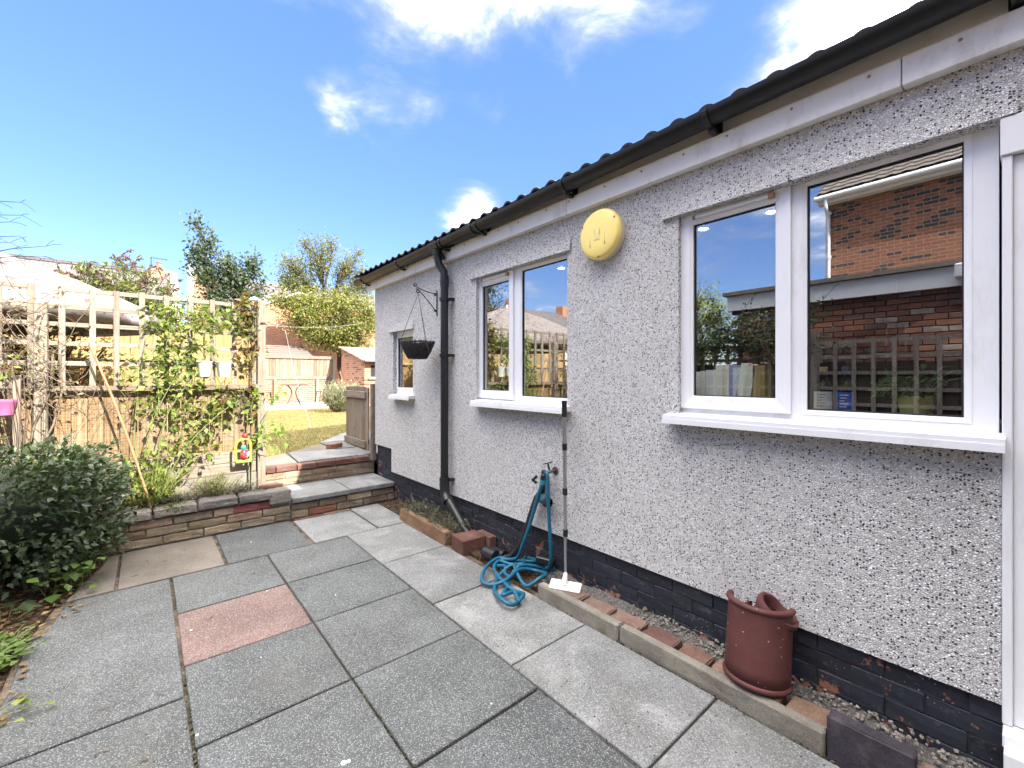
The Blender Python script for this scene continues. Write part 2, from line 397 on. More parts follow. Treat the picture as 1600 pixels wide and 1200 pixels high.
def brickwall_mat(name, c1, c2, c3, mortar, axis='x', bw=0.225, bh=0.075, rough=0.9):
    n = NT(name)
    sep = n.N.new('ShaderNodeSeparateXYZ'); n.L.new(n.pos, sep.inputs[0]); cb = n.N.new('ShaderNodeCombineXYZ')
    n.L.new(sep.outputs[{'x': 0, 'y': 1}[axis]], cb.inputs[0]); n.L.new(sep.outputs[2], cb.inputs[1])
    b = n.N.new('ShaderNodeTexBrick'); n.L.new(cb.outputs[0], b.inputs['Vector']); b.inputs['Scale'].default_value = 1.0
    b.inputs['Brick Width'].default_value = bw; b.inputs['Row Height'].default_value = bh; b.inputs['Mortar Size'].default_value = 0.006
    b.inputs['Mortar Smooth'].default_value = 0.15; b.inputs['Color1'].default_value = (*c1, 1); b.inputs['Color2'].default_value = (*c2, 1); b.inputs['Mortar'].default_value = (*mortar, 1)
    fl = n.N.new('ShaderNodeCombineXYZ')
    row = n.math('FLOOR', n.math('DIVIDE', sep.outputs[2], bh))
    n.L.new(n.math('FLOOR', n.math('ADD', n.math('DIVIDE', sep.outputs[{'x': 0, 'y': 1}[axis]], bw), n.math('MULTIPLY', n.math('MODULO', row, 2.0), 0.5))), fl.inputs[0]); n.L.new(row, fl.inputs[1])
    wn = n.N.new('ShaderNodeTexWhiteNoise'); n.L.new(fl.outputs[0], wn.inputs['Vector'])
    pt = n.noise(0.5, 2)
    sel = n.math('MULTIPLY', n.step(n.math('ADD', wn.outputs['Value'], n.math('MULTIPLY', n.math('SUBTRACT', pt, 0.5), 0.8)), 0.78, 0.8), n.math('SUBTRACT', 1.0, b.outputs['Fac']))
    c = n.mix(sel, b.outputs['Color'], (*c3, 1))
    c = n.mix(n.math('MULTIPLY', n.step(n.noise(30, 4), 0.45, 0.75), 0.3), c, n.mix(1.0, c, (0.6, 0.58, 0.56, 1), 'MULTIPLY'))
    h = n.math('SUBTRACT', n.math('MULTIPLY', n.noise(60, 3), 0.3), b.outputs['Fac'])
    return n.done(c, rough, n.bump(h, 0.7, 0.01), 0.25)

def rooftile_mat(name, c1, c2, axis='x', tw=0.25, th=0.16):
    n = NT(name); sep = n.N.new('ShaderNodeSeparateXYZ'); n.L.new(n.pos, sep.inputs[0]); cb = n.N.new('ShaderNodeCombineXYZ')
    n.L.new(sep.outputs[{'x': 0, 'y': 1}[axis]], cb.inputs[0]); n.L.new(sep.outputs[2], cb.inputs[1])
    b = n.N.new('ShaderNodeTexBrick'); n.L.new(cb.outputs[0], b.inputs['Vector']); b.inputs['Scale'].default_value = 1.0
    b.inputs['Brick Width'].default_value = tw; b.inputs['Row Height'].default_value = th; b.inputs['Mortar Size'].default_value = 0.008
    b.inputs['Color1'].default_value = (*c1, 1); b.inputs['Color2'].default_value = (*c2, 1); b.inputs['Mortar'].default_value = (0.04, 0.04, 0.04, 1)
    c = n.mix(n.math('MULTIPLY', n.step(n.noise(3, 5), 0.4, 0.7), 0.35), b.outputs['Color'], (0.15, 0.13, 0.10, 1))
    return n.done(c, 0.85, n.bump(n.math('SUBTRACT', 1.0, b.outputs['Fac']), 0.6, 0.02), 0.25)

def make_floral():
    n = NT('floral_canvas')
    v = n.voro(7.5); s3 = n.N.new('ShaderNodeSeparateColor'); n.L.new(v.outputs['Color'], s3.inputs[0])
    c = n.mix(n.math('MULTIPLY', n.step(s3.outputs[0], 0.45, 0.5), n.step(v.outputs['Distance'], 0.36, 0.22)), (0.29, 0.262, 0.245, 1), (0.23, 0.125, 0.12, 1))
    w = n.voro(22); s4 = n.N.new('ShaderNodeSeparateColor'); n.L.new(w.outputs['Color'], s4.inputs[0])
    c = n.mix(n.math('MULTIPLY', n.step(s4.outputs[0], 0.6, 0.62), n.step(w.outputs['Distance'], 0.4, 0.3)), c, (0.16, 0.13, 0.09, 1))
    c = n.mix(n.math('MULTIPLY', n.step(s4.outputs[1], 0.85, 0.87), n.step(w.outputs['Distance'], 0.35, 0.25)), c, (0.28, 0.12, 0.12, 1))
    n.done(c, 0.85, n.bump(n.noise(8, 4), 0.4, 0.02), 0.2)
    t = n.N.new('ShaderNodeBsdfTranslucent'); n.set(t.inputs[0], c); m = n.N.new('ShaderNodeMixShader'); m.inputs[0].default_value = 0.3
    n.L.new(n.b.outputs[0], m.inputs[1]); n.L.new(t.outputs[0], m.inputs[2]); n.L.new(m.outputs[0], n.out.inputs[0]); return n.mat

def make_ground(name, cols, scale=12, bits=None, bump=0.6):
    n = NT(name); m = n.noise(scale, 6, 0.65); c = n.ramp(n.step(m, 0.25, 0.75), cols)
    if bits:
        v = n.voro(bits[0]); s3 = n.N.new('ShaderNodeSeparateColor'); n.L.new(v.outputs['Color'], s3.inputs[0]); c = n.mix(n.step(s3.outputs[0], bits[2], bits[2] + .1), c, n.ramp(s3.outputs[1], bits[1]))
    return n.done(c, 0.95, n.bump(n.math('ADD', m, n.noise(scale * 9, 3)), bump, 0.02), 0.15)

pebble = make_pebbledash(); glass = make_glass(); plinth_m = make_plinth_brick()
upvc = plain('white_upvc', (0.74, 0.75, 0.77), 0.28, 0.03, 2, spec=0.5, dirt=((0.44, 0.41, 0.37), 11, 0.28, (1, 1, .3)))
fascia_m = plain('white_fascia', (0.76, 0.75, 0.725), 0.4, 0.04, 2, dirt=((0.36, 0.32, 0.26), 6, 0.5, (1, 1, .5)))
cream_m = plain('cream_soffit', (0.84, 0.82, 0.77), 0.6, 0.06, 3, dirt=((0.46, 0.42, 0.35), 6, 0.35))
blackpl = plain('black_plastic', (0.011, 0.012, 0.014), 0.42, 0.25, 9, spec=0.5, dirt=((0.028, 0.028, 0.03), 7, 0.4))
gutter_m = plain('black_gutter', (0.009, 0.010, 0.0115), 0.40, 0.25, 6, spec=0.4, dirt=((0.03, 0.03, 0.03), 5, 0.4))
seal_m = plain('black_seal', (0.012, 0.012, 0.013), 0.6)
ironblk = plain('wrought_iron', (0.012, 0.012, 0.013), 0.45, 0.2, 20, bump=0.2)
steel = plain('brushed_steel', (0.42, 0.42, 0.42), 0.34, 0.06, 20, Metallic=0.85)
brass = plain('tarnished_brass', (0.35, 0.20, 0.09), 0.45, 0.3, 40, Metallic=0.7)
tilem = plain('dark_roof_tile', (0.042, 0.040, 0.040), 0.75, 0.3, 14, bump=0.3)
slab_grey = make_slab('grey_slab', [(0.074, 0.080, 0.082), (0.100, 0.106, 0.106), (0.084, 0.091, 0.092)], 0.32, 0.6, 0.42, fine=300)
slab_pale = make_slab('pale_slab', [(0.155, 0.16, 0.160), (0.192, 0.196, 0.194), (0.170, 0.176, 0.175)], 0.34, 0.45, 0.42, pale=0.22, flecks=0.80)
slab_pink = make_slab('pink_slab', [(0.155, 0.100, 0.088), (0.165, 0.108, 0.095)], 0.25, 0.4, 0.3)
slab_buff = make_slab('buff_slab', [(0.15, 0.13, 0.108), (0.165, 0.143, 0.12)], 0.12, 0.18, 0.45)
slab_path = make_slab('path_slab', [(0.20, 0.205, 0.205), (0.25, 0.25, 0.245)], 0.3, 0.3, 0.3)
joint_m = make_ground('sandy_joint', [(0.035, 0.028, 0.02), (0.10, 0.078, 0.058), (0.20, 0.155, 0.12)], 9)
soil_m = make_ground('leaf_litter_soil', [(0.018, 0.013, 0.009), (0.045, 0.030, 0.020), (0.08, 0.055, 0.036)], 20, (60, [(0.10, 0.06, 0.03), (0.18, 0.11, 0.055), (0.05, 0.03, 0.02)], 0.62), 1.0)
ground_m = make_ground('far_ground', [(0.05, 0.06, 0.03), (0.09, 0.09, 0.05)], 1.2)
lawn_m = make_ground('lawn_turf', [(0.09, 0.085, 0.032), (0.17, 0.135, 0.055), (0.25, 0.19, 0.085)], 5)
rubble_m = stone('mortar_rubble', [(0.17, 0.16, 0.15)], 20, 0.1, 70, 0.9, 1.0, dirt=((0.05, 0.05, 0.05), 30, 0.8))
yellow_stone = stone('split_face_stone', [(0.31, 0.25, 0.165), (0.35, 0.28, 0.19), (0.26, 0.21, 0.15), (0.30, 0.215, 0.15), (0.29, 0.24, 0.165)], 6, 0.35, 110, 0.4, 0.8, dirt=((0.08, 0.07, 0.05), 8, 0.45))
red_brick = stone('old_red_brick', [(0.24, 0.085, 0.065), (0.28, 0.12, 0.08), (0.22, 0.07, 0.07)], 8, 0.3, 140, 0.4, 0.5, dirt=((0.10, 0.08, 0.06), 10, 0.4))
flat_brick = stone('worn_orange_brick', [(0.20, 0.115, 0.088), (0.25, 0.165, 0.13), (0.155, 0.085, 0.072), (0.225, 0.145, 0.105)], 9, 0.3, 120, 0.35, 0.5, dirt=((0.09, 0.075, 0.055), 9, 0.45))
coping_m = stone('weathered_coping', [(0.24, 0.22, 0.195), (0.28, 0.255, 0.225), (0.22, 0.205, 0.19)], 6, 0.2, 90, 0.7, 0.6, dirt=((0.06, 0.055, 0.045), 9, 0.6))
kerb_m = stone('concrete_kerb', [(0.27, 0.25, 0.21), (0.25, 0.235, 0.20)], 5, 0.1, 130, 0.35, 0.4, dirt=((0.10, 0.11, 0.06), 7, 0.45))
slate_m = stone('purple_slate', [(0.055, 0.048, 0.062)], 12, 0.1, 150, 0.3, 0.2, 0.7, dirt=((0.12, 0.10, 0.10), 9, 0.35))
def fleck(mat, scale, thr, col):
    nt = mat.node_tree; b = nt.nodes['Principled BSDF']; old = b.inputs['Base Color'].links[0].from_socket; g = nt.nodes.new('ShaderNodeNewGeometry'); v = nt.nodes.new('ShaderNodeTexVoronoi'); v.inputs['Scale'].default_value = scale; nt.links.new(g.outputs['Position'], v.inputs['Vector']); sp = nt.nodes.new('ShaderNodeSeparateColor'); nt.links.new(v.outputs['Color'], sp.inputs[0])
    a = nt.nodes.new('ShaderNodeMath'); a.operation = 'GREATER_THAN'; nt.links.new(sp.outputs[0], a.inputs[0]); a.inputs[1].default_value = thr; d = nt.nodes.new('ShaderNodeMath'); d.operation = 'LESS_THAN'; nt.links.new(v.outputs['Distance'], d.inputs[0]); d.inputs[1].default_value = .22; m = nt.nodes.new('ShaderNodeMath'); m.operation = 'MULTIPLY'; nt.links.new(a.outputs[0], m.inputs[0]); nt.links.new(d.outputs[0], m.inputs[1])
    x = nt.nodes.new('ShaderNodeMix'); x.data_type = 'RGBA'; nt.links.new(m.outputs[0], x.inputs['Factor']); nt.links.new(old, x.inputs['A']); x.inputs['B'].default_value = (*col, 1); nt.links.new(x.outputs['Result'], b.inputs['Base Color']); return mat
clay_m = stone('red_clay', [(0.120, 0.038, 0.035)], 5, 0.05, 220, 0.12, 0.15, 0.62, dirt=((0.075, 0.040, 0.034), 5, 0.45), spec=0.4); fleck(clay_m, 85, .93, (.5, .45, .42))
trellis_m = timber('weathered_trellis', [(0.25, 0.215, 0.165), (0.30, 0.26, 0.21)], 'z', grey=((0.22, 0.21, 0.18), 0.6))
trellis_h = timber('weathered_rail', [(0.25, 0.215, 0.165), (0.30, 0.26, 0.21)], 'x', grey=((0.22, 0.21, 0.18), 0.6))
board_m = timber('fence_board', [(0.27, 0.18, 0.095), (0.33, 0.23, 0.125), (0.29, 0.21, 0.14)], 'z', grey=((0.28, 0.24, 0.18), 0.5))
yellow_m = timber('new_yellow_board', [(0.41, 0.29, 0.13), (0.46, 0.34, 0.165), (0.37, 0.255, 0.115)], 'z', 0.8)
grey_board = timber('grey_gate_board', [(0.24, 0.195, 0.15), (0.29, 0.24, 0.19), (0.32, 0.26, 0.20)], 'z', grey=((0.22, 0.21, 0.19), 0.5))
grey_ledge = timber('grey_gate_ledge', [(0.28, 0.235, 0.185)], 'y', grey=((0.24, 0.22, 0.20), 0.5))
far_board = timber('far_fence_board', [(0.24, 0.18, 0.125), (0.29, 0.225, 0.165), (0.32, 0.265, 0.21)], 'z')
dark_board = timber('dark_fence_board', [(0.040, 0.034, 0.028), (0.055, 0.046, 0.038)], 'z')
dark_timber = timber('dark_trellis', [(0.20, 0.18, 0.16), (0.25, 0.225, 0.20)], 'z')
cane_m = timber('bamboo_cane', [(0.42, 0.25, 0.14)], 'z')
bark = timber('tree_bark', [(0.09, 0.07, 0.05), (0.13, 0.10, 0.075)], 'z', bump=0.6)
twig_m = timber('grey_twig', [(0.14, 0.11, 0.085), (0.20, 0.16, 0.12)], 'z')
stem_green = plain('green_stem', (0.13, 0.16, 0.05), 0.5, 0.2, 20)
teal_hose = plain('teal_hose', (0.006, 0.095, 0.165), 0.42, 0.15, 30, bump=0.1, spec=0.4)
teal_pl = plain('teal_plastic', (0.02, 0.22, 0.27), 0.35, 0.1, 20)
white_pl = plain('white_plastic', (0.70, 0.70, 0.69), 0.35, 0.03, 6)
mint_pl = plain('pale_green_enamel', (0.66, 0.72, 0.62), 0.35, 0.05, 6)
pink_pl = plain('pink_plastic', (0.52, 0.13, 0.27), 0.4, 0.05, 6)
wicker_m = plain('dark_wicker', (0.040, 0.034, 0.034), 0.7, 0.5, 40, bump=0.4)
lamp_yellow = plain('yellowed_diffuser', (0.94, 0.74, 0.22), 0.36, 0.06, 9, spec=0.5)
lamp_tube = plain('fluorescent_tube', (0.95, 0.79, 0.32), 0.4, 0.03, 5)
lamp_dark = plain('lamp_gear_tray', (0.78, 0.64, 0.28), 0.5)
floral = make_floral()
brick_orange = brickwall_mat('neighbour_brickwork', (0.25, 0.105, 0.062), (0.30, 0.135, 0.08), (0.07, 0.06, 0.058), (0.36, 0.27, 0.20), 'y')
brick_gable = brickwall_mat('garage_brickwork', (0.40, 0.16, 0.09), (0.46, 0.21, 0.12), (0.36, 0.19, 0.12), (0.42, 0.36, 0.30), 'x')
brick_shed = brickwall_mat('shed_brickwork', (0.34, 0.15, 0.085), (0.42, 0.21, 0.13), (0.15, 0.085, 0.06), (0.40, 0.34, 0.28), 'y')
brick_low = brickwall_mat('low_brickwork', (0.36, 0.12, 0.075), (0.42, 0.17, 0.10), (0.28, 0.12, 0.085), (0.42, 0.36, 0.31), 'x')
brick_house = brickwall_mat('main_house_brickwork', (0.33, 0.14, 0.085), (0.38, 0.17, 0.10), (0.20, 0.10, 0.07), (0.36, 0.30, 0.25), 'x')
garage_brick = stone('reflected_garage_brick', [(0.21, 0.09, 0.06), (0.16, 0.07, 0.05), (0.24, 0.11, 0.07), (0.14, 0.085, 0.07), (0.19, 0.085, 0.055), (0.27, 0.22, 0.19)], 9, 0.3, 150, 0.3, 0.4)
mortar_m = plain('mortar', (0.30, 0.26, 0.22), 0.95, 0.2, 20, bump=0.4)
dark_mortar = plain('painted_mortar', (0.018, 0.021, 0.032), 0.7, 0.3, 20, bump=0.4)
slate_roof = rooftile_mat('slate_roof', (0.105, 0.092, 0.095), (0.14, 0.122, 0.122), 'x', 0.3, 0.14)
pantile_roof = rooftile_mat('brown_tile_roof', (0.22, 0.14, 0.10), (0.30, 0.20, 0.15), 'y', 0.25, 0.14)
grey_tile = plain('grey_concrete_tile', (0.115, 0.095, 0.08), 0.85, 0.35, 9, bump=0.4)
white_ren = plain('white_render', (0.74, 0.73, 0.70), 0.85, 0.06, 3)
room_m = plain('room_wall', (0.20, 0.19, 0.185), 0.8, 0.05, 2)
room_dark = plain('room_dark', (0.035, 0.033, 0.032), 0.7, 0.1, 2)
far_paving = plain('pale_paving', (0.52, 0.48, 0.43), 0.9, 0.1, 3)
wire_m = plain('rusty_wire', (0.085, 0.075, 0.06), 0.55, 0.3, 40, Metallic=0.4)
moss_m = plain('moss', (0.055, 0.075, 0.018), 0.95, 0.5, 60, bump=0.8)

L_hedge = leafmat('hedge_leaf', [(0.022, 0.036, 0.020), (0.038, 0.060, 0.031), (0.058, 0.084, 0.042), (0.095, 0.122, 0.066), (0.045, 0.07, 0.036)], 0.22, 0.40)
L_vine = leafmat('climber_leaf', [(0.085, 0.13, 0.025), (0.14, 0.195, 0.036), (0.19, 0.24, 0.045), (0.10, 0.12, 0.035), (0.23, 0.245, 0.06), (0.06, 0.095, 0.024)], 0.28)
L_rust = leafmat('rusty_vine_leaf', [(0.12, 0.105, 0.028), (0.17, 0.11, 0.035), (0.14, 0.075, 0.028), (0.10, 0.13, 0.03), (0.19, 0.155, 0.05), (0.09, 0.11, 0.03)], 0.35)
L_shoot = leafmat('fresh_leaf', [(0.11, 0.20, 0.035), (0.19, 0.28, 0.055), (0.25, 0.33, 0.09)], 0.35)
L_darktree = leafmat('dark_tree_leaf', [(0.045, 0.075, 0.045), (0.075, 0.11, 0.06), (0.11, 0.14, 0.085), (0.035, 0.05, 0.035)], 0.25)
L_yellow = leafmat('yellow_tree_leaf', [(0.11, 0.145, 0.038), (0.165, 0.195, 0.05), (0.215, 0.22, 0.065), (0.20, 0.175, 0.055), (0.10, 0.135, 0.038)], 0.3)
L_airy = leafmat('olive_tree_leaf', [(0.10, 0.125, 0.05), (0.145, 0.16, 0.065), (0.18, 0.175, 0.075), (0.08, 0.095, 0.045)], 0.3)
L_bush = leafmat('bush_leaf', [(0.045, 0.075, 0.022), (0.08, 0.115, 0.03), (0.13, 0.15, 0.04), (0.20, 0.18, 0.05)], 0.3)
L_willow = leafmat('willow_leaf', [(0.14, 0.19, 0.05), (0.20, 0.25, 0.07), (0.25, 0.28, 0.09)], 0.35)
L_conifer = leafmat('conifer_leaf', [(0.018, 0.035, 0.018), (0.03, 0.055, 0.026), (0.045, 0.075, 0.035)], 0.15)
L_spike = leafmat('dead_flower_spike', [(0.11, 0.055, 0.05), (0.16, 0.085, 0.075), (0.10, 0.065, 0.05)], 0.15)
L_lav = leafmat('lavender_leaf', [(0.17, 0.20, 0.12), (0.24, 0.26, 0.17), (0.30, 0.29, 0.21)], 0.25)
L_herb = leafmat('herb_leaf', [(0.10, 0.13, 0.04), (0.16, 0.19, 0.055), (0.22, 0.22, 0.08)], 0.3)
L_heath = leafmat('heath_leaf', [(0.10, 0.075, 0.055), (0.13, 0.12, 0.085), (0.08, 0.10, 0.065), (0.15, 0.17, 0.12)], 0.2)
L_grass = leafmat('dry_grass', [(0.15, 0.165, 0.045), (0.23, 0.21, 0.07), (0.29, 0.24, 0.10), (0.11, 0.15, 0.04)], 0.25)
L_ivy = leafmat('ivy_leaf', [(0.015, 0.028, 0.012), (0.03, 0.05, 0.018), (0.06, 0.085, 0.03)], 0.2)
L_geran = leafmat('ground_plant_leaf', [(0.06, 0.11, 0.025), (0.10, 0.16, 0.035), (0.14, 0.20, 0.05)], 0.3)
L_house = leafmat('pot_plant_leaf', [(0.03, 0.08, 0.02), (0.06, 0.12, 0.03)], 0.3)
L_moss = leafmat('moss_leaf', [(0.022, 0.032, 0.010), (0.040, 0.052, 0.016), (0.055, 0.058, 0.024), (0.07, 0.055, 0.035)], 0.1)
L_litter = leafmat('fallen_leaf', [(0.12, 0.07, 0.03), (0.20, 0.12, 0.05), (0.07, 0.04, 0.02), (0.26, 0.19, 0.08)], 0.1)
#MARK_GEOMETRY
# ------------------------------------------------------------------ leaves, plants and trees
def leaf_base(aspect, near):
    if near:
        v = np.array([(0, 0, 0), (-.5 * aspect, .42, .07), (0, .45, 0), (.5 * aspect, .42, .07), (0, 1, -.05)], float)
        f = np.array([(0, 2, 1), (0, 3, 2), (1, 2, 4), (2, 3, 4)])
    else:
        v = np.array([(0, 0, 0), (-.5 * aspect, .45, .03), (0, 1, 0), (.5 * aspect, .45, .03)], float); f = np.array([(0, 3, 1), (1, 3, 2)])
    return v, f
def frames(dirs, nrm):
    y = dirs / np.maximum(np.linalg.norm(dirs, axis=1, keepdims=True), 1e-6)
    x = np.cross(y, nrm); x /= np.maximum(np.linalg.norm(x, axis=1, keepdims=True), 1e-6)
    z = np.cross(x, y); return x, y, z
def leaves(name, parent, P, size, mat, aspect=0.55, near=True, dirs=None, up=0.6, spread=1.0, individual=0, svar=0.35, kind='stuff'):
    P = np.asarray(P, float); n = len(P)
    if dirs is None: dirs = RNG.normal(size=(n, 3)) * spread
    nr = RNG.normal(size=(n, 3)); nr[:, 2] = np.abs(nr[:, 2]) + up * 2
    x, y, z = frames(dirs, nr); s = size * (1 + RNG.uniform(-svar, svar, n))
    if individual:
        d = np.linalg.norm(P - np.array(CAM), axis=1) ; order = np.argsort(d)
        pick = order[:individual]; rest = order[individual:]
        v, f = leaf_base(aspect, True); me = bpy.data.meshes.new('leaf'); me.from_pydata([tuple(a) for a in v], [], [tuple(int(i) for i in a) for a in f]); me.materials.append(mat)
        for i in pick:
            o = bpy.data.objects.new('leaf', me); COL.objects.link(o); attach(o, parent, P[i])
            o.rotation_euler = Matrix((x[i], y[i], z[i])).transposed().to_euler(); o.scale = (s[i],) * 3
        P, x, y, z, s = P[rest], x[rest], y[rest], z[rest], s[rest]; n = len(P)
        if n == 0: return None
    v, f = leaf_base(aspect, near); k = len(v)
    V = (P[:, None, :] + s[:, None, None] * (v[None, :, 0:1] * x[:, None, :] + v[None, :, 1:2] * y[:, None, :] + v[None, :, 2:3] * z[:, None, :])).reshape(-1, 3)
    F = (f[None] + (np.arange(n) * k)[:, None, None]).reshape(-1, 3)
    org = np.array(WL[parent]) if parent is not None else np.zeros(3); V = V - org
    me = bpy.data.meshes.new(name); me.vertices.add(len(V)); me.vertices.foreach_set('co', V.astype(np.float32).ravel())
    me.loops.add(F.size); me.loops.foreach_set('vertex_index', F.astype(np.int32).ravel())
    me.polygons.add(len(F)); me.polygons.foreach_set('loop_start', np.arange(0, F.size, 3, dtype=np.int32))
    me.update(calc_edges=True); me.materials.append(mat)
    o = bpy.data.objects.new(name, me); COL.objects.link(o); attach(o, parent, org)
    if kind: o['kind'] = kind
    return o
def arc(a, b, sag=0.0, n=6, side=(0, 0, 1), jit=0.0):
    a = Vector(a); b = Vector(b); out = []
    for i in range(n + 1):
        t = i / n; p = a.lerp(b, t) + Vector(side) * (sag * 4 * t * (1 - t))
        if jit and 0 < i < n: p += Vector((random.uniform(-jit, jit), random.uniform(-jit, jit), random.uniform(-jit, jit)))
        out.append(p)
    return out
def crown_tree(name, label, cat, base, top, r0, blobs, mat, lsize, per, near=False, sigma=0.25, group=None, aspect=0.55, up=0.4, hang=0.0, barkm=None, individual=0):
    t = thing(name, label, cat, base, group)
    base = Vector(base); top = Vector(top); tb = MB(); lb = MB()
    pth = arc(base, top, 0.0, 6, jit=r0 * 0.6); tb.tube(pth, [r0 * (1 - 0.75 * i / 6) for i in range(7)], 8)
    LP = []; LD = []
    for (cx, cy, cz, rx, ry, rz, n) in blobs:
        c = Vector((cx, cy, cz)); at = base.lerp(top, min(0.98, max(0.3, 0.9 - 0.06 * (c - top).length)))
        l = arc(at, c, 0.12 * (c - at).length, 5, jit=0.06 * (c - at).length); lr = r0 * 0.32
        lb.tube(l, [lr * (1 - 0.14 * i) for i in range(6)], 5, cap=False)
        for _ in range(n):
            d = Vector(RNG.normal(size=3)); d.normalize(); k = random.random() ** 0.42
            tg = c + Vector((d.x * rx, d.y * ry, d.z * rz)) * k
            st = l[random.randint(2, 5)]; tw = arc(st, tg, 0.08 * (tg - st).length, 3, jit=0.05)
            lb.tube(tw, [lr * 0.28, lr * 0.2, lr * 0.14, lr * 0.07], 3, cap=False)
            dd = (tg - st).normalized()
            for _k in range(per):
                q = tg + Vector(RNG.normal(size=3)) * sigma - dd * abs(random.gauss(0, sigma * 1.1))
                LP.append(q); LD.append(dd * 0.6 + Vector(RNG.normal(size=3)) * 0.8 + Vector((0, 0, -hang)))
    tb.build('trunk', barkm or bark, t, smooth=True); lb.build('limbs', barkm or bark, t, kind='stuff')
    leaves('crown', t, LP, lsize, mat, aspect, near, np.array([tuple(d) for d in LD]), up, individual=individual)
    return t

# ------------------------------------------------------------------ ground
g = MB(); g.box(-400, 400, -400, 400, -1.0, -0.12); g.build('ground', ground_m, kind='structure')
def lz(y): return 0.415 + 0.002 * max(0, y - 6)
# lawn and its bank behind the trellis, gently rising
lw = MB()
xs = [-40, -14, -6, -2, 0.94, 2.35, 6, 14, 40]; ys = [5.12, 6, 8, 11, 15, 22, 40]
for j in range(len(ys) - 1):
    for i in range(len(xs) - 1):
        if j == 0 and 0.9 < xs[i] < 2.0: continue
        lw.add([(xs[i], ys[j], lz(ys[j])), (xs[i + 1], ys[j], lz(ys[j])), (xs[i + 1], ys[j + 1], lz(ys[j + 1])), (xs[i], ys[j + 1], lz(ys[j + 1]))], [(0, 1, 2, 3)])
for a, b in ((-40, 0.94), (2.35, 40)): lw.add([(a, 5.12, -0.3), (b, 5.12, -0.3), (b, 5.12, lz(5)), (a, 5.12, lz(5))], [(0, 1, 2, 3)])
lawn = lw.build('lawn', lawn_m, kind='structure')
GP = []
for _ in range(42000):
    y = 5.2 + 9.4 * random.random() ** 1.6; x = random.uniform(0.6, 1.6 + 0.42 * y)
    if x > 0.92 and y < 5.52 or x > 1.0 and y < 6.02 or x > 1.36 and y < 6.2: continue
    if x > 1.25 + (y - 6.0) * 0.85 and y < 8.0: continue
    GP.append((x, y, lz(y) - 0.004))
gd = np.column_stack([RNG.normal(size=len(GP)) * .55, RNG.normal(size=len(GP)) * .55, np.ones(len(GP))])
leaves('grass', lawn, GP, 0.042, L_grass, 0.16, False, gd, 0.0)

# ------------------------------------------------------------------ patio of paving slabs
pb = MB(); pb.prism([(-0.50, -3.0), (2.26, -3.0), (2.26, 4.86), (-0.24, 4.86), (-0.24, 4.55), (-0.42, 3.92), (-0.50, 3.4), (-0.50, 2.9)], -0.14, -0.018)
patio = pb.build('patio', joint_m, kind='structure')
def slab(poly, mat, th=0.05, z=0.0, gap=0.006, parent=None, tilt=0.0):
    cx = sum(p[0] for p in poly) / len(poly); cy = sum(p[1] for p in poly) / len(poly)
    P = []
    for (x, y) in poly:
        d = Vector((x - cx, y - cy)); s = Vector((math.copysign(gap, d.x), math.copysign(gap, d.y)))
        P.append((x - s.x + random.uniform(-.002, .002), y - s.y + random.uniform(-.002, .002)))
    mb = MB(); mb.prism(P, z - th, z)
    dz = random.uniform(-0.003, 0.003)
    mb.v = [(a, b, c + dz + tilt * (a - cx) + random.uniform(-.001, .001)) for a, b, c in mb.v]
    return mb.build('paving_slab', mat, parent or patio, bevel=0.004, origin=(cx, cy, z))
def rect(x0, x1, y0, y1): return [(x0, y0), (x1, y0), (x1, y1), (x0, y1)]
L0, L1, L2, L3, L4 = -0.47, 0.145, 0.75, 1.378, 1.94
yr = [3.912, 3.29, 2.67, 2.05, 1.44, 0.825, 0.21, -0.4, -1.0]
for a, b in zip(yr[:-1], yr[1:]):
    slab(rect(L1, L2, b, a), slab_pink if abs(a - 3.29) < .01 else slab_grey, gap=0.007)
    slab(rect(L2, L3, b, a), slab_grey, gap=0.005)
yl = [3.93, 3.165, 2.402, 1.64, 0.886, 0.10, -0.65]
for a, b in zip(yl[:-1], yl[1:]): slab(rect(L3, L4, b, a), slab_pale, gap=0.006)
# left column, cut to the curved edge of the bed
slab([(-0.50, 2.42), (L1, 2.42), (L1, 3.912), (-0.385, 3.912), (-0.42, 3.55), (-0.485, 3.40), (-0.475, 2.95)], slab_grey, gap=0.007)
slab([(-0.50, 1.2), (L1, 1.2), (L1, 2.415), (-0.50, 2.415)], slab_grey, gap=0.006)
slab(rect(-0.50, L1, 0.0, 1.195), slab_grey); slab(rect(-0.50, L1, -1.2, -0.005), slab_grey)
# back row
slab([(-0.385, 3.918), (-0.148, 3.918), (-0.148, 4.70), (-0.20, 4.70), (-0.26, 4.40)], slab_buff)
slab(rect(-0.145, 0.475, 3.918, 4.72), slab_buff, gap=0.008)
slab(rect(0.478, 1.10, 3.918, 4.725), slab_grey, gap=0.011)
slab(rect(1.115, 1.683, 3.935, 4.67), slab_pale, gap=0.008)
slab(rect(1.69, 2.21, 3.94, 4.72), slab_pale)
tuck = [chunk(0.27, 0.045, 0.05, flat_brick, 0.004)]
for x in (1.27, 1.55): put('filler_brick', tuck[0], patio, (x, 4.70, -0.022))
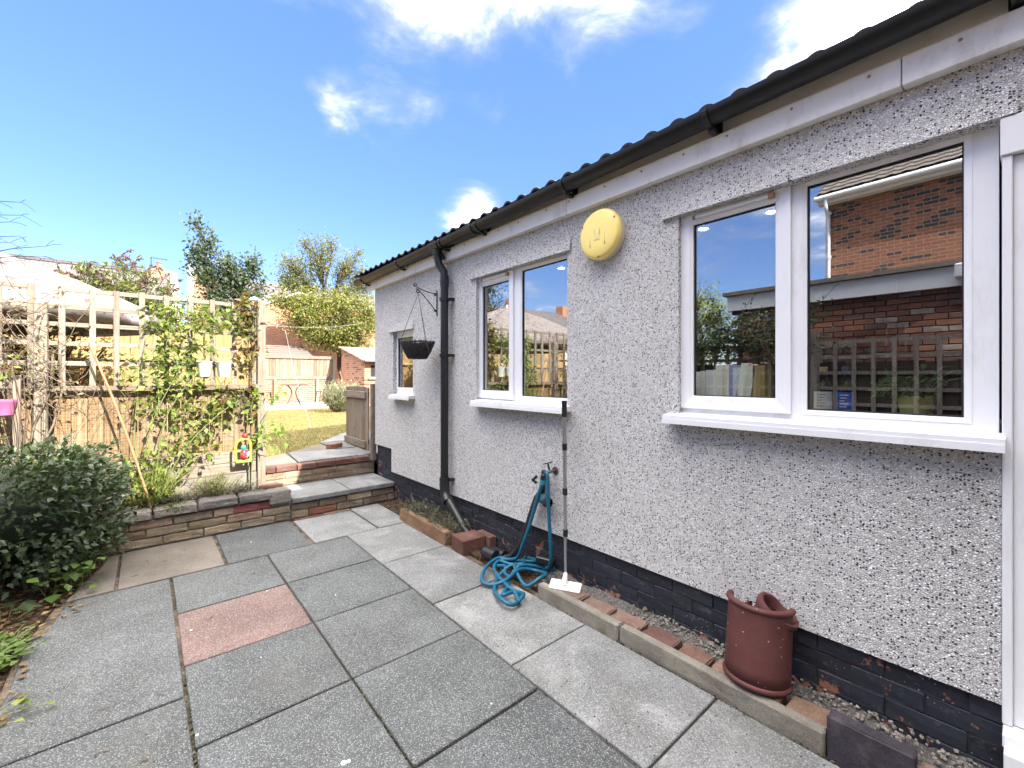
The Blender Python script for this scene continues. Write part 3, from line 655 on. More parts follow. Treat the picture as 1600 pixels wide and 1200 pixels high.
# moss, grit and weeds in the joints
MP = []
def joint(x0, y0, x1, y1, n, w=0.008):
    for _ in range(n):
        t = random.random(); MP.append((x0 + (x1 - x0) * t + random.gauss(0, w), y0 + (y1 - y0) * t + random.gauss(0, w), -0.010))
joint(L1, .5, L1, 2.67, 420); joint(L2, .7, L2, 2.05, 420); joint(L3, .8, L3, 3.2, 120); joint(L1, 3.4, L1, 3.9, 60)
joint(1.945, .45, 1.945, 1.45, 900, .010); joint(1.945, 1.5, 1.945, 2.0, 80); joint(L3, 1.64, L4, 1.64, 60)
leaves('joint_moss', patio, MP, 0.016, L_moss, 0.6, False, None, 1.2)
# litter: little twigs and droppings on the slabs
lt = MB()
for (x, y) in [(.02, 4.35), (.12, 4.28), (.25, 4.45), (-.05, 4.1), (.3, 3.1), (-.13, 2.55), (-.12, 2.25), (-.2, 2.2), (.05, 2.5), (.0, 2.1), (.62, 4.2), (.6, 3.6)]:
    a = random.uniform(0, 6.28); l = random.uniform(.01, .025)
    lt.tube(arc((x - l * math.cos(a), y - l * math.sin(a), .006), (x + l * math.cos(a), y + l * math.sin(a), .006), .004, 3, (math.sin(a), -math.cos(a), 0)), .0022, 4)
lt.build('fallen_twigs', twig_m, kind='stuff')
dr = MB()
for (x, y, r) in [(.56, 1.62, .011), (.575, 1.615, .008), (.20, 3.02, .007), (.16, 2.12, .006), (1.15, 1.5, .004), (.45, 2.5, .003), (.95, 2.9, .004), (.62, 3.25, .004), (.7, 4.3, .005)]:
    dr.lathe([(r, .002), (r * .9, .0045), (0, .006)], (x, y, 0), 9)
setp(dr.build('bird_dropping', white_pl, kind='stuff'))

# ------------------------------------------------------------------ planted bed on the left and raised bed
sb = MB(); sb.prism([(-3.0, -3), (-0.50, -3), (-0.50, 2.9), (-0.50, 3.4), (-0.42, 3.92), (-0.24, 4.55), (-0.24, 4.74), (-3.0, 4.74)], -0.13, -0.006)
bed = sb.build('soil_bed', soil_m, kind='structure')
LP = []
for _ in range(900):
    y = random.uniform(2.2, 4.7); x = random.uniform(-1.3, -0.42 if y < 3.6 else -0.30 if y < 4.3 else -.22); LP.append((x, y, 0.002 + random.random() * .012))
leaves('leaf_litter', bed, LP, 0.034, L_litter, 0.6, True, np.column_stack([RNG.normal(size=900), RNG.normal(size=900), RNG.normal(size=900) * .2]), 2.0)
rb = MB(); rb.box(-3.0, 1.02, 4.84, 5.11, -0.12, 0.285); rb.build('raised_bed_soil', soil_m, kind='structure')

# ------------------------------------------------------------------ retaining wall and the two steps
def course(parent, mat_me, x0, x1, y, z, l, h, dep, gap=0.010, jit=0.004, off=0.0, name='stone'):
    x = x0 - off
    while x < x1 - 0.02:
        a = max(x, x0); b = min(x + l, x1)
        if b - a > 0.04:
            me = random.choice(mat_me)
            put(name, me, parent, ((a + b) / 2, y + dep / 2 + random.uniform(-jit, jit), z + h / 2), (0, 0, random.uniform(-.008, .008)), ((b - a - gap) / l, 1, 1))
        x += l
def stones(mat, l, h, dep, n=4, rough=0.004, b=0.006):
    return [chunk(l, dep, h, mat, b, rough, 1, i, 'stone') for i in range(n)]
rw = thing('retaining_wall', 'low wall of yellow split stone under grey coping in front of the trellis', 'wall', (0.4, 4.74, 0))
core = MB(); core.box(-1.6, 1.115, 4.765, 4.838, -0.13, 0.235); core.build('mortar_core', mortar_m, rw)
st_y = stones(yellow_stone, 0.285, 0.066, 0.10); st_r = stones(red_brick, 0.215, 0.066, 0.10, 3)
for k in range(3): course(rw, st_y, -1.5, 1.115 if k < 2 else 0.66, 4.735, 0.003 + k * 0.0755, 0.285, 0.066, 0.10, off=[.09, .2, .02][k])
course(rw, st_r, 0.665, 0.91, 4.735, 0.154, 0.125, 0.066, 0.10, gap=0.006, name='brick')
cst = [chunk(0.31, 0.19, 0.075, coping_m, 0.010, 0.005, 1, i, 'coping_stone') for i in range(4)]
x = -1.5
for i, l in enumerate([.31, .31, .31, .30, .325, .305, .31, .325]):
    put('coping_stone', cst[i % 4], rw, (x + l / 2, 4.80 + random.uniform(-.004, .004), 0.274 + random.uniform(-.004, .004)), (random.uniform(-.02, .02), random.uniform(-.012, .012), random.uniform(-.02, .02)), ((l - .012) / .31, 1, 1)); x += l
pc = chunk(0.185, 0.19, 0.125, coping_m, 0.012, 0.005, 1, 9, 'coping_stone'); put('coping_stone', pc, rw, (1.018, 4.80, 0.245), (0, 0, .02), (1, 1, 1))
pc2 = chunk(0.20, 0.10, 0.07, flat_brick, 0.008, 0.004, 1, 4, 'brick'); put('brick', pc2, rw, (0.98, 4.925, 0.305), (0, .05, .45))
mp = [(random.gauss(0.19, .045), 4.705 + random.random() * .11, 0.305 + random.random() * .02) for _ in range(380)]
mp += [(random.gauss(0.2, .05), 4.70 + random.random() * .01, random.uniform(.25, .31)) for _ in range(200)]
leaves('moss', rw, mp, 0.013, L_herb, 0.7, False, None, .5)

s1 = thing('lower_step', 'lower garden step of yellow stone topped with two pale slabs', 'step', (1.7, 4.75, 0))
core = MB(); core.box(1.12, 2.225, 4.775, 5.33, -0.13, 0.155); core.build('mortar_core', mortar_m, s1)
st_m = st_y[:3] + stones(red_brick, 0.285, 0.066, 0.10, 1)
course(s1, st_m, 1.12, 2.22, 4.745, 0.003, 0.285, 0.066, 0.10, off=.12); course(s1, st_y, 1.12, 2.22, 4.745, 0.0785, 0.285, 0.066, 0.10, off=.02)
for (a, b) in ((1.125, 1.70), (1.705, 2.215)):
    mb = MB(); mb.box(a + .004, b - .004, 4.715 + random.uniform(-.004, .004), 5.345, 0.160, 0.208); mb.build('slab', slab_pale, s1, bevel=0.005, origin=((a + b) / 2, 5, .2))
s2 = thing('upper_step', 'upper garden step edged with dark red bricks beside the gate', 'step', (1.7, 5.36, 0.2))
core = MB(); core.box(0.95, 2.236, 5.368, 5.50, 0.0, 0.35); core.build('mortar_core', mortar_m, s2)
for k in range(2): course(s2, st_y, 0.945, 2.236, 5.355, 0.210 + k * 0.075, 0.285, 0.066, 0.10, off=[.13, .03][k])
nos_m = stone('dark_nosing_brick', [(0.155, 0.075, 0.06), (0.18, 0.095, 0.075), (0.14, 0.065, 0.055)], 8, 0.3, 140, 0.4, 0.5, dirt=((0.10, 0.08, 0.06), 10, 0.4))
nos = [chunk(0.215, 0.10, 0.062, nos_m, 0.007, 0.003, 1, i, 'brick') for i in range(3)]
course(s2, nos, 0.945, 2.236, 5.345, 0.362, 0.215, 0.062, 0.10, gap=0.009, off=.05, name='brick')

# path beyond the steps
pp = MB(); pp.prism([(1.0, 5.47), (2.4, 5.47), (4.2, 8.6), (2.75, 8.4), (1.95, 6.9), (1.36, 6.2), (1.0, 6.0)], 0.30, 0.408); path = pp.build('path', joint_m, kind='structure')
for poly, m in (([(1.37, 5.47), (2.06, 5.47), (1.99, 6.12), (1.42, 6.22)], slab_path), ([(2.07, 5.47), (2.5, 5.47), (2.62, 6.1), (2.0, 6.12)], slab_path),
                ([(1.42, 6.23), (1.985, 6.13), (1.99, 6.68)], slab_buff), ([(2.0, 6.13), (2.68, 6.11), (3.05, 6.9), (2.02, 6.88)], slab_grey),
                ([(2.03, 6.89), (3.08, 6.91), (3.6, 8.0), (2.72, 7.85)], slab_path), ([(0.99, 5.47), (1.36, 5.47), (1.41, 6.22), (1.10, 6.0)], slab_buff)):
    slab(poly, m, z=0.432, th=.04, parent=path)

# ------------------------------------------------------------------ pebbledashed extension
HX = 2.2
house = thing('house_extension', 'long low pebbledashed extension with white windows, black gutter and dark plinth', 'building', (2.2, 1.5, 0))
wb = MB()
YS = [-2.2, -1.05, 0.055, 0.075, 1.213, 2.02, 3.085, 4.25, 4.735, 4.78, 5.25]; ZS = [0.318, 0.585, 1.205, 1.935, 2.272, 2.284, 2.56]
def hole(ya, za):
    y = ya + 1e-3; z = za + 1e-3
    if 0.075 <= y < 1.213 and 1.205 <= z < 2.284: return True
    if 0.055 <= y < 0.075 and 1.205 <= z < 2.284: return True
    if 2.02 <= y < 3.085 and 1.205 <= z < 2.272: return True
    if 4.25 <= y < 4.735 and 1.205 <= z < 1.935: return True
    if -1.05 <= y < 0.055 and z < 2.284: return True
    if y >= 4.78 and z < 0.585: return True
    return False
solid = [[not hole(YS[j], ZS[k]) for k in range(len(ZS) - 1)] for j in range(len(YS) - 1)]
XI = 2.30
for j in range(len(YS) - 1):
    for k in range(len(ZS) - 1):
        if not solid[j][k]: continue
        y0, y1, z0, z1 = YS[j], YS[j + 1], ZS[k], ZS[k + 1]
        wb.add([(HX, y0, z0), (HX, y1, z0), (HX, y1, z1), (HX, y0, z1)], [(0, 3, 2, 1)])
        wb.add([(XI, y0, z0), (XI, y1, z0), (XI, y1, z1), (XI, y0, z1)], [(0, 1, 2, 3)])
        if j == 0 or not solid[j - 1][k]: wb.add([(HX, y0, z0), (XI, y0, z0), (XI, y0, z1), (HX, y0, z1)], [(0, 1, 2, 3)])
        if j == len(YS) - 2 or not solid[j + 1][k]: wb.add([(HX, y1, z0), (XI, y1, z0), (XI, y1, z1), (HX, y1, z1)], [(3, 2, 1, 0)])
        if k == 0 or not solid[j][k - 1]: wb.add([(HX, y0, z0), (XI, y0, z0), (XI, y1, z0), (HX, y1, z0)], [(3, 2, 1, 0)])
        if k == len(ZS) - 2 or not solid[j][k + 1]: wb.add([(HX, y0, z1), (XI, y0, z1), (XI, y1, z1), (HX, y1, z1)], [(0, 1, 2, 3)])
for (a, b, z) in ((0.02, 1.30, 2.286), (1.985, 3.16, 2.274), (4.22, 4.82, 1.937)):   # bell-cast drip above each opening
    wb.add([(HX - .022, a, z), (HX - .022, b, z), (HX - .001, b, z + .10), (HX - .001, a, z + .10), (HX + .03, a, z - .0005), (HX + .03, b, z - .0005)],
           [(0, 3, 2, 1), (0, 1, 5, 4), (0, 4, 3), (1, 2, 5)])
wall = wb.build('pebbledash_wall', pebble, house)
ew = MB(); ew.box(2.302, 7.0, 5.15, 5.249, 0.25, 2.62); ew.box(6.9, 7.0, -2.2, 5.15, .25, 2.6); ew.build('end_wall', pebble, house)
# plinth: painted bricks laid in courses
plb = MB(); plb.box(2.2262, 2.30, -2.2, 5.235, -0.13, 0.60); plinth = plb.build('plinth', dark_mortar, house)
pbk = [chunk(0.10, 0.221, 0.072, plinth_m, 0.0035, 0.0022, 1, i, 'brick') for i in range(6)]
for k in range(8):
    z = 0.018 + k * 0.0745; y = -1.1 - (0.11 if k % 2 else 0)
    while y < 5.2:
        if (k < 4 or y > 4.70) and not (k == 3 and 2.60 < y + .11 < 2.85):
            yy = y + .1075
            if yy + .1 < 5.24 and (k < 4 or yy - .1 > 4.775): put('brick', random.choice(pbk), plinth, (2.272 + random.uniform(-.003, .003), yy, z + .033), (random.uniform(-.012, .012), 0, random.uniform(-.01, .01)))
        y += 0.225
vb = MB(); vb.box(2.232, 2.25, 2.625, 2.83, 0.248, 0.312)
for i in range(3): vb.box(2.218, 2.232, 2.63, 2.825, 0.254 + i * .02, 0.262 + i * .02)
vb.build('air_vent', blackpl, house)
# fascia, soffit
for (a, b) in ((-2.2, 0.30), (0.303, 1.985), (1.988, 3.62), (3.623, 5.40)):
    mb = MB(); mb.box(2.152, 2.199, a, b, 2.503, 2.612 + random.uniform(-.002, .002)); mb.build('fascia_board', fascia_m, house, bevel=0.003, origin=(2.17, (a + b) / 2, 2.55))
mb = MB(); mb.box(2.185, 2.30, -2.2, 5.40, 2.618, 2.735); mb.build('eaves_board', cream_m, house, bevel=0.002)
fs = MB()
for i in range(22):
    y = -.1 + i * .255 + random.uniform(-.03, .03); fs.lathe([(.006, 0), (.005, .004), (0, .005)], (2.152, y, 2.585 + random.uniform(-.004, .004)), 8, M=Matrix.Rotation(R(-90), 3, 'Y'))
fs.build('rusty_nails', brass, house, kind='stuff')
# gutter with brackets, downpipe
def gz(y): return 2.705 - 0.0125 * y
gb = MB(); gr = 0.060; ys_ = [-2.2 + i * 0.4 for i in range(20)] ; ys_ = [y for y in ys_ if y < 5.5] + [5.53]
n = 14
for y in ys_:
    for rr in (gr, gr - .005):
        for i in range(n + 1):
            a = math.pi + math.pi * i / n; gb.v.append((2.088 + rr * math.cos(a), y, gz(y) + rr * math.sin(a)))
m_ = 2 * (n + 1)
for k in range(len(ys_) - 1):
    for i in range(n):
        o = k * m_; gb.f.append((o + i, o + m_ + i, o + m_ + i + 1, o + i + 1)); gb.m.append(0)
        gb.f.append((o + n + 1 + i, o + n + 2 + i, o + m_ + n + 2 + i, o + m_ + n + 1 + i)); gb.m.append(0)
    for i in (0, n):
        o = k * m_; gb.f.append((o + i, o + n + 1 + i, o + m_ + n + 1 + i, o + m_ + i)); gb.m.append(0)
o = (len(ys_) - 1) * m_; gb.f.append(tuple(o + i for i in range(n + 1))); gb.m.append(0)
gutter = gb.build('gutter', gutter_m, house, smooth=True)
def bracket(y, w=0.028, drop=True):
    b = MB()
    for s in (0, 1):
        for i in range(13):
            a = math.pi + math.pi * i / 12
            for rr in (gr + .002, gr + .008): b.v.append((2.088 + rr * math.cos(a), y + (s - .5) * w, gz(y) + rr * math.sin(a)))
    for i in range(12):
        q = i * 2; b.f += [(q + 1, q + 3, 26 + q + 3, 26 + q + 1), (q, q + 2, q + 3, q + 1), (26 + q, 26 + q + 1, 26 + q + 3, 26 + q + 2)]; b.m += [0, 0, 0]
    if drop: b.box(2.10, 2.184, y - w / 2, y + w / 2, gz(y) - .085, gz(y) - .066); b.box(2.172, 2.184, y - w * .7, y + w * .7, gz(y) - .085, gz(y) + .02)
    return b.build('bracket', blackpl, gutter)
for y in (0.02, 0.99, 1.93, 2.88, 3.44, 4.33, 5.30): bracket(y)
bracket(2.99, .10, False); bracket(3.55, .14, False)
dpx, dpy = 2.135, 3.50
db = MB(); db.tube([(2.088, 3.55, 2.62), (2.088, 3.55, 2.56)], .042, 14); db.tube([(2.088, 3.55, 2.60), (2.088, 3.55, 2.53), (2.105, 3.54, 2.46), (dpx, 3.51, 2.40), (dpx, dpy, 2.33), (dpx, dpy, 2.2)], .037, 14)
db.tube([(dpx, dpy, 2.22), (dpx, dpy, 0.40)], .037, 16); db.tube([(dpx, dpy, 2.36), (dpx, dpy, 2.26)], .042, 16); db.tube([(dpx, 3.51, 2.52), (dpx - .02, 3.53, 2.57)], .02, 8)
db.tube([(dpx, dpy, .46), (dpx, dpy, .36), (dpx - .005, 3.47, .315), (dpx - .012, 3.42, .28)], .046, 14); db.tube([(dpx, 3.48, .33), (2.12, 3.02, .02)], .037, 14)
down = db.build('downpipe', blackpl, house, smooth=True)
for z in (2.14, 1.62, 0.47):
    c = MB(); c.tube([(dpx, dpy, z - .014), (dpx, dpy, z + .014)], .047, 14); c.box(dpx + .02, 2.2, dpy - .075, dpy - .035, z - .012, z + .012); c.tube([(2.15, dpy - .055, z), (2.2, dpy - .055, z)], .012, 8); c.build('pipe_clip', blackpl, down)
wp = MB(); wp.tube([(2.225, 4.30, .145), (2.19, 4.26, .125), (2.15, 3.95, .02)], .024, 12); wp.build('waste_pipe', blackpl, house, smooth=True)
# roof tiles: bold rolls over the gutter
PITCH = R(15); ct, st_ = math.cos(PITCH), math.sin(PITCH)
def tile_mesh():
    tb = MB(); W_ = 0.30; L_ = 0.36; prof = []
    for i in range(25):
        t = i / 24 * W_; ph = (t % 0.15) / 0.15
        h = 0.021 * math.sin(math.pi * ph / 0.62) ** 0.8 if ph < 0.62 else 0.0
        prof.append((t - W_ / 2, h))
    for (x, dz) in ((-0.02, 0.012), (L_ - .02, -.004)):
        for lay in (0, -0.014):
            for (t, h) in prof: tb.v.append((x, t, h + dz + lay))
    k = 25
    for i in range(24):
        tb.f += [(i, i + 1, 2 * k + i + 1, 2 * k + i), (k + i, 3 * k + i, 3 * k + i + 1, k + i + 1), (i, k + i, k + i + 1, i + 1)]; tb.m += [0, 0, 0]
    me = bpy.data.meshes.new('tile'); me.from_pydata(tb.v, [], tb.f); me.materials.append(tilem); return me
tm = tile_mesh()
rf = MB(); rx0, rz0 = 2.085, 2.688
rf.add([(rx0, -2.2, rz0 - .02), (rx0, 5.5, rz0 - .02), (4.7, 5.5, rz0 + (4.7 - rx0) * math.tan(PITCH) - .02), (4.7, -2.2, rz0 + (4.7 - rx0) * math.tan(PITCH) - .02),
        (7.3, 5.5, rz0 - .02), (7.3, -2.2, rz0 - .02)], [(0, 1, 2, 3), (3, 2, 4, 5)])
rf.add([(rx0, 5.48, rz0 - .03), (4.7, 5.48, rz0 + (4.7 - rx0) * math.tan(PITCH) - .03), (7.3, 5.48, rz0 - .03), (4.7, 5.48, rz0 - .04)], [(0, 1, 2, 3)])
roof = rf.build('roof', tilem, house)
for r_ in range(8):
    for i in range(26):
        put('tile', tm, roof, (rx0 + r_ * .32 * ct, -2.05 + i * .30, rz0 + r_ * .32 * st_ + .012), (0, -PITCH, 0))

# windows
def window(name, y0, y1, z0, z1, panes, sash=None, mull=None, vent=None, sill=None):
    """white frame, panes (y0,y1,z0,z1), an opening sash standing proud, its vent and the sill"""
    fb = MB(); xf, xb = 2.243, 2.298
    allp = panes if sash is None else panes + [sash[1]]
    gy = sorted(set([y0, y1] + [v for p in allp for v in p[:2]])); gzz = sorted(set([z0, z1] + [v for p in allp for v in p[2:]]))
    def inside(y, z): return any(p[0] <= y <= p[1] and p[2] <= z <= p[3] for p in allp)
    sol = [[not inside((gy[j] + gy[j + 1]) / 2, (gzz[k] + gzz[k + 1]) / 2) for k in range(len(gzz) - 1)] for j in range(len(gy) - 1)]
    for j in range(len(gy) - 1):
        for k in range(len(gzz) - 1):
            if not sol[j][k]: continue
            a, b, c, d = gy[j], gy[j + 1], gzz[k], gzz[k + 1]
            fb.add([(xf, a, c), (xf, b, c), (xf, b, d), (xf, a, d)], [(0, 3, 2, 1)]); fb.add([(xb, a, c), (xb, b, c), (xb, b, d), (xb, a, d)], [(0, 1, 2, 3)])
            if j == 0 or not sol[j - 1][k]: fb.add([(xf, a, c), (xb, a, c), (xb, a, d), (xf, a, d)], [(0, 1, 2, 3)])
            if j == len(gy) - 2 or not sol[j + 1][k]: fb.add([(xf, b, c), (xb, b, c), (xb, b, d), (xf, b, d)], [(3, 2, 1, 0)])
            if k == 0 or not sol[j][k - 1]: fb.add([(xf, a, c), (xb, a, c), (xb, b, c), (xf, b, c)], [(3, 2, 1, 0)])
            if k == len(gzz) - 2 or not sol[j][k + 1]: fb.add([(xf, a, d), (xb, a, d), (xb, b, d), (xf, b, d)], [(0, 1, 2, 3)])
    win = fb.build(name, upvc, house, origin=(2.27, (y0 + y1) / 2, z0))
    def ring(nm, p, w, xa, xz, mat, bev=0.0):
        """mitred ring round opening p, w wide"""
        b = MB(); a0, a1, c0, c1 = p
        o = [(a0 - w, c0 - w), (a1 + w, c0 - w), (a1 + w, c1 + w), (a0 - w, c1 + w)]; i_ = [(a0, c0), (a1, c0), (a1, c1), (a0, c1)]
        for q in range(4):
            r = (q + 1) % 4
            vs = [(xa, *o[q]), (xa, *o[r]), (xa + (.006 if bev else 0), *i_[r]), (xa + (.006 if bev else 0), *i_[q]), (xz, *o[q]), (xz, *o[r]), (xz, *i_[r]), (xz, *i_[q])]
            b.add(vs, [(3, 2, 1, 0), (0, 1, 5, 4), (2, 3, 7, 6), (4, 5, 6, 7)])
        return b.build(nm, mat, win)
    for p in panes:
        ring('bead', (p[0] + .016, p[1] - .016, p[2] + .016, p[3] - .016), .020, 2.2405, 2.262, upvc, 1)
        q = (p[0] + .016, p[1] - .016, p[2] + .016, p[3] - .016)
        ring('seal', (q[0] + .005, q[1] - .005, q[2] + .005, q[3] - .005), .007, 2.2525, 2.264, seal_m)
        gl = MB(); gl.box(2.2605, 2.2645, q[0], q[1], q[2], q[3]); gl.build('glass_pane', glass, win)
    if sash:
        so_, sp = sash   # outer of sash, glass opening of the sash
        w = .052
        ring('sash', sp, w, 2.228, 2.2425, upvc, 1); ring('sash_bead', (sp[0] + .014, sp[1] - .014, sp[2] + .014, sp[3] - .014), .0135, 2.236, 2.262, upvc, 1)
        q = (sp[0] + .014, sp[1] - .014, sp[2] + .014, sp[3] - .014)
        ring('seal', (q[0] + .005, q[1] - .005, q[2] + .005, q[3] - .005), .007, 2.2525, 2.264, seal_m)
        gl = MB(); gl.box(2.2605, 2.2645, q[0], q[1], q[2], q[3]); gl.build('glass_pane', glass, win)
    for (ya, yb, z) in (vent or []):
        v = MB(); v.tube([(2.222, ya, z), (2.222, yb, z)], .0085, 8); vv = v.build('vent_bar', upvc, win)
        c = MB(); c.box(2.212, 2.229, ya - .012, ya + .012, z - .013, z + .013); c.build('brass_cap', brass, win)
        c = MB(); c.lathe([(.010, -.004), (.012, .002), (.007, .008), (0, .01)], (2.222, yb, z), 10, M=Matrix.Rotation(R(-90), 3, 'Y')); c.build('brass_cap', brass, win)
    if sill:
        s = MB(); xf_ = 2.126; s.add([(xf_, sill[0], z0 - .016), (xf_, sill[1], z0 - .016), (xf_, sill[1], z0 + .014), (xf_, sill[0], z0 + .014), (2.2465, sill[0], z0 - .014), (2.2465, sill[1], z0 - .014), (2.2465, sill[1], z0 + .026), (2.2465, sill[0], z0 + .026)],
                        [(0, 3, 2, 1), (3, 7, 6, 2), (0, 1, 5, 4), (0, 4, 7, 3), (1, 2, 6, 5)]); s.box(xf_ - .004, xf_ - .0005, sill[0], sill[1], z0 - .030, z0 - .004)
        s.build('sill', upvc, win)
    return win
window('window', 0.062, 1.215, 1.203, 2.290, [(0.130, 0.646, 1.258, 2.290 - .008)], ((0, 0, 0, 0), (0.741, 1.166, 1.306, 2.246)), vent=[(0.765, 1.135, 2.262)], sill=(0.045, 1.265))
window('window', 1.98, 3.095, 1.203, 2.275, [(2.035, 2.555, 1.255, 2.262)], ((0, 0, 0, 0), (2.678, 3.066 - .0, 1.292, 2.216)), vent=[(2.69, 3.03, 2.246)], sill=(1.985, 3.07))
window('window', 4.25, 4.745, 1.203, 1.937, [(4.31, 4.735 - .012, 1.285, 1.882)], sill=(4.20, 4.70))
# door at the right edge of the view
dB = MB(); dB.box(2.19, 2.30, 0.030, 0.054, 0.262, 2.155); dB.box(2.206, 2.30, -0.004, 0.0298, 0.262, 2.155); dB.box(2.196, 2.30, -0.035, -0.0042, 0.262, 2.155); dB.box(2.182, 2.30, -1.05, 0.058, 2.157, 2.283); dB.box(2.205, 2.30, -1.05, -0.985, 0.262, 2.155)
door = dB.build('door_frame', upvc, house, bevel=0.003)
mb = MB(); mb.box(2.222, 2.29, -.98, -.04, .275, .40); mb.box(2.222, 2.29, -.115, -.04, .40, 2.15); mb.box(2.222, 2.29, -.98, -.905, .40, 2.15); mb.box(2.222, 2.29, -.905, -.115, 2.06, 2.15); mb.build('door_leaf', upvc, door)
mb = MB(); mb.box(2.25, 2.256, -.905, -.115, .40, 2.06); mb.build('glass_pane', glass, door)
mb = MB(); mb.box(2.13, 2.30, -1.05, 0.052, 0.215, 0.260); mb.box(2.075, 2.13, -1.05, .048, .17, .232); mb.build('threshold', upvc, door, bevel=0.004)
# rooms behind the glass
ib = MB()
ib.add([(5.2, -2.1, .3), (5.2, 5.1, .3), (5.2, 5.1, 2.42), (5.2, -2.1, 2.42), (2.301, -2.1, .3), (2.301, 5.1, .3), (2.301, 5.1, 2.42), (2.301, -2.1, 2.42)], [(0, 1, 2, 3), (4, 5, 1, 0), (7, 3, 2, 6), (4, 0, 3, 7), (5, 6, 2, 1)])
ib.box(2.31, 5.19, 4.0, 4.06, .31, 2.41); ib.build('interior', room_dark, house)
for (a, b) in ((0.0, 1.30), (1.97, 3.2), (4.2, 4.8)):
    mb = MB(); mb.box(2.301, 2.56, a, b, 1.228, 1.253); mb.build('inside_sill', room_m, house)

# ------------------------------------------------------------------ things seen inside
kc = thing('kitchen_cabinet', 'dark kitchen wall cabinet with two long handles seen through the big window', 'cabinet', (4.8, .67, 1.5))
mb = MB(); mb.box(4.62, 5.19, 0.1, 1.3, 1.5, 2.25); mb.build('carcass', room_dark, kc)
for (a, b) in ((.1, .668), (.672, 1.3)): mb = MB(); mb.box(4.605, 4.618, a + .003, b - .003, 1.505, 2.245); mb.build('cabinet_door', room_dark, kc)
for y in (.728, .616): mb = MB(); mb.tube([(4.60, y, 1.61), (4.575, y, 1.615), (4.575, y, 1.825), (4.60, y, 1.83)], .008, 6); mb.build('handle', steel, kc)
em = bpy.data.materials.new('downlight_glow'); em.use_nodes = True; em.node_tree.nodes['Principled BSDF'].inputs['Emission Color'].default_value = (1, .93, .8, 1); em.node_tree.nodes['Principled BSDF'].inputs['Emission Strength'].default_value = 4.0
for (x, y, lb) in ((2.86, 1.40, 'recessed ceiling spotlight at the far left inside the big window'), (2.88, .99, 'recessed ceiling spotlight near the mullion inside the big window'), (2.90, 2.74, 'recessed ceiling spotlight inside the middle window')):
    t = thing('downlight', lb, 'ceiling light', (x, y, 2.41), 'ceiling spotlights indoors')
    mb = MB(); mb.lathe([(.030, 0), (.045, -.004), (.048, 0), (.048, .008)], (x, y, 2.411), 16); mb.build('bezel', white_pl, t)
    mb = MB(); mb.lathe([(0, 0), (.030, 0)], (x, y, 2.4105), 16); mb.build('lamp', em, t)
    sd_ = bpy.data.lights.new('downlight_beam', 'SPOT'); sd_.energy = 10; sd_.spot_size = R(110); sd_.spot_blend = 1.0; sd_.color = (1, .93, .82); sd_.shadow_soft_size = .03; so_ = bpy.data.objects.new('downlight_beam', sd_); COL.objects.link(so_); attach(so_, t, (x, y, 2.40))
cols = [((.58, .60, .60), 'grey'), ((.70, .70, .67), 'pale grey'), ((.62, .65, .62), 'greenish grey'), ((.72, .73, .72), 'broad white'), ((.78, .76, .68), 'tall cream'), ((.70, .66, .58), 'ivory'), ((.30, .32, .62), 'thin violet'), ((.66, .70, .80), 'pale blue'), ((.80, .79, .72), 'leaning cream'), ((.68, .68, .60), 'leaning ivory'), ((.34, .24, .09), 'brown and gold')]
bw = [.028, .022, .028, .052, .036, .030, .016, .024, .034, .034, .055]; bh = [.195, .195, .20, .205, .235, .21, .23, .215, .235, .22, .225]
y = 1.215
for i, ((c, nm), w, h_) in enumerate(zip(cols, bw, bh)):
    lean = (.16 if i in (8, 9) else 0.0) ; y -= w / 2
    mt = plain('book_cover_%s' % nm.replace(' ', '_'), c, .6, .05); pg = MATS.get('book_pages') or plain('book_pages', (.7, .67, .58), .8)
    yy = y + (.02 if lean else 0); t = thing('book', '%s book on the inside windowsill, %s' % (nm, ['first of the row at the left', 'second from the left', 'third from the left', 'left of the cream one', 'tallest upright one', 'right of the cream one', 'beside the pale blue book', 'right of the violet spine', 'tilted against the brown book', 'left of the brown book', 'last of the row at the right'][i]), 'book', (2.40, yy, 1.253), 'books on the windowsill')
    Mr = Matrix.Rotation(lean, 3, 'X'); dz = .004 * (lean > 0)
    mb = MB(); C0 = Vector((2.40, yy, 1.253 + dz))
    for xo, sx, yo, sy in ((0, .12, w / 2 - .0015, .003), (0, .12, -w / 2 + .0015, .003), (-.0585, .003, 0, w - .006)): mb.obox(C0 + Mr @ Vector((xo, yo, h_ / 2)), (sx, sy, h_), Mr)
    mb.build('cover', mt, t); mb = MB(); mb.obox(C0 + Mr @ Vector((.002, 0, h_ / 2)), (.114, w - .0062, h_ - .008), Mr); mb.build('pages', pg, t)
    y -= w / 2 + .002
gbm = NT('bottle_glass'); gbm.done((.85, .9, .9), .03, None, .5, Transmission_Weight=1.0, IOR=1.3)
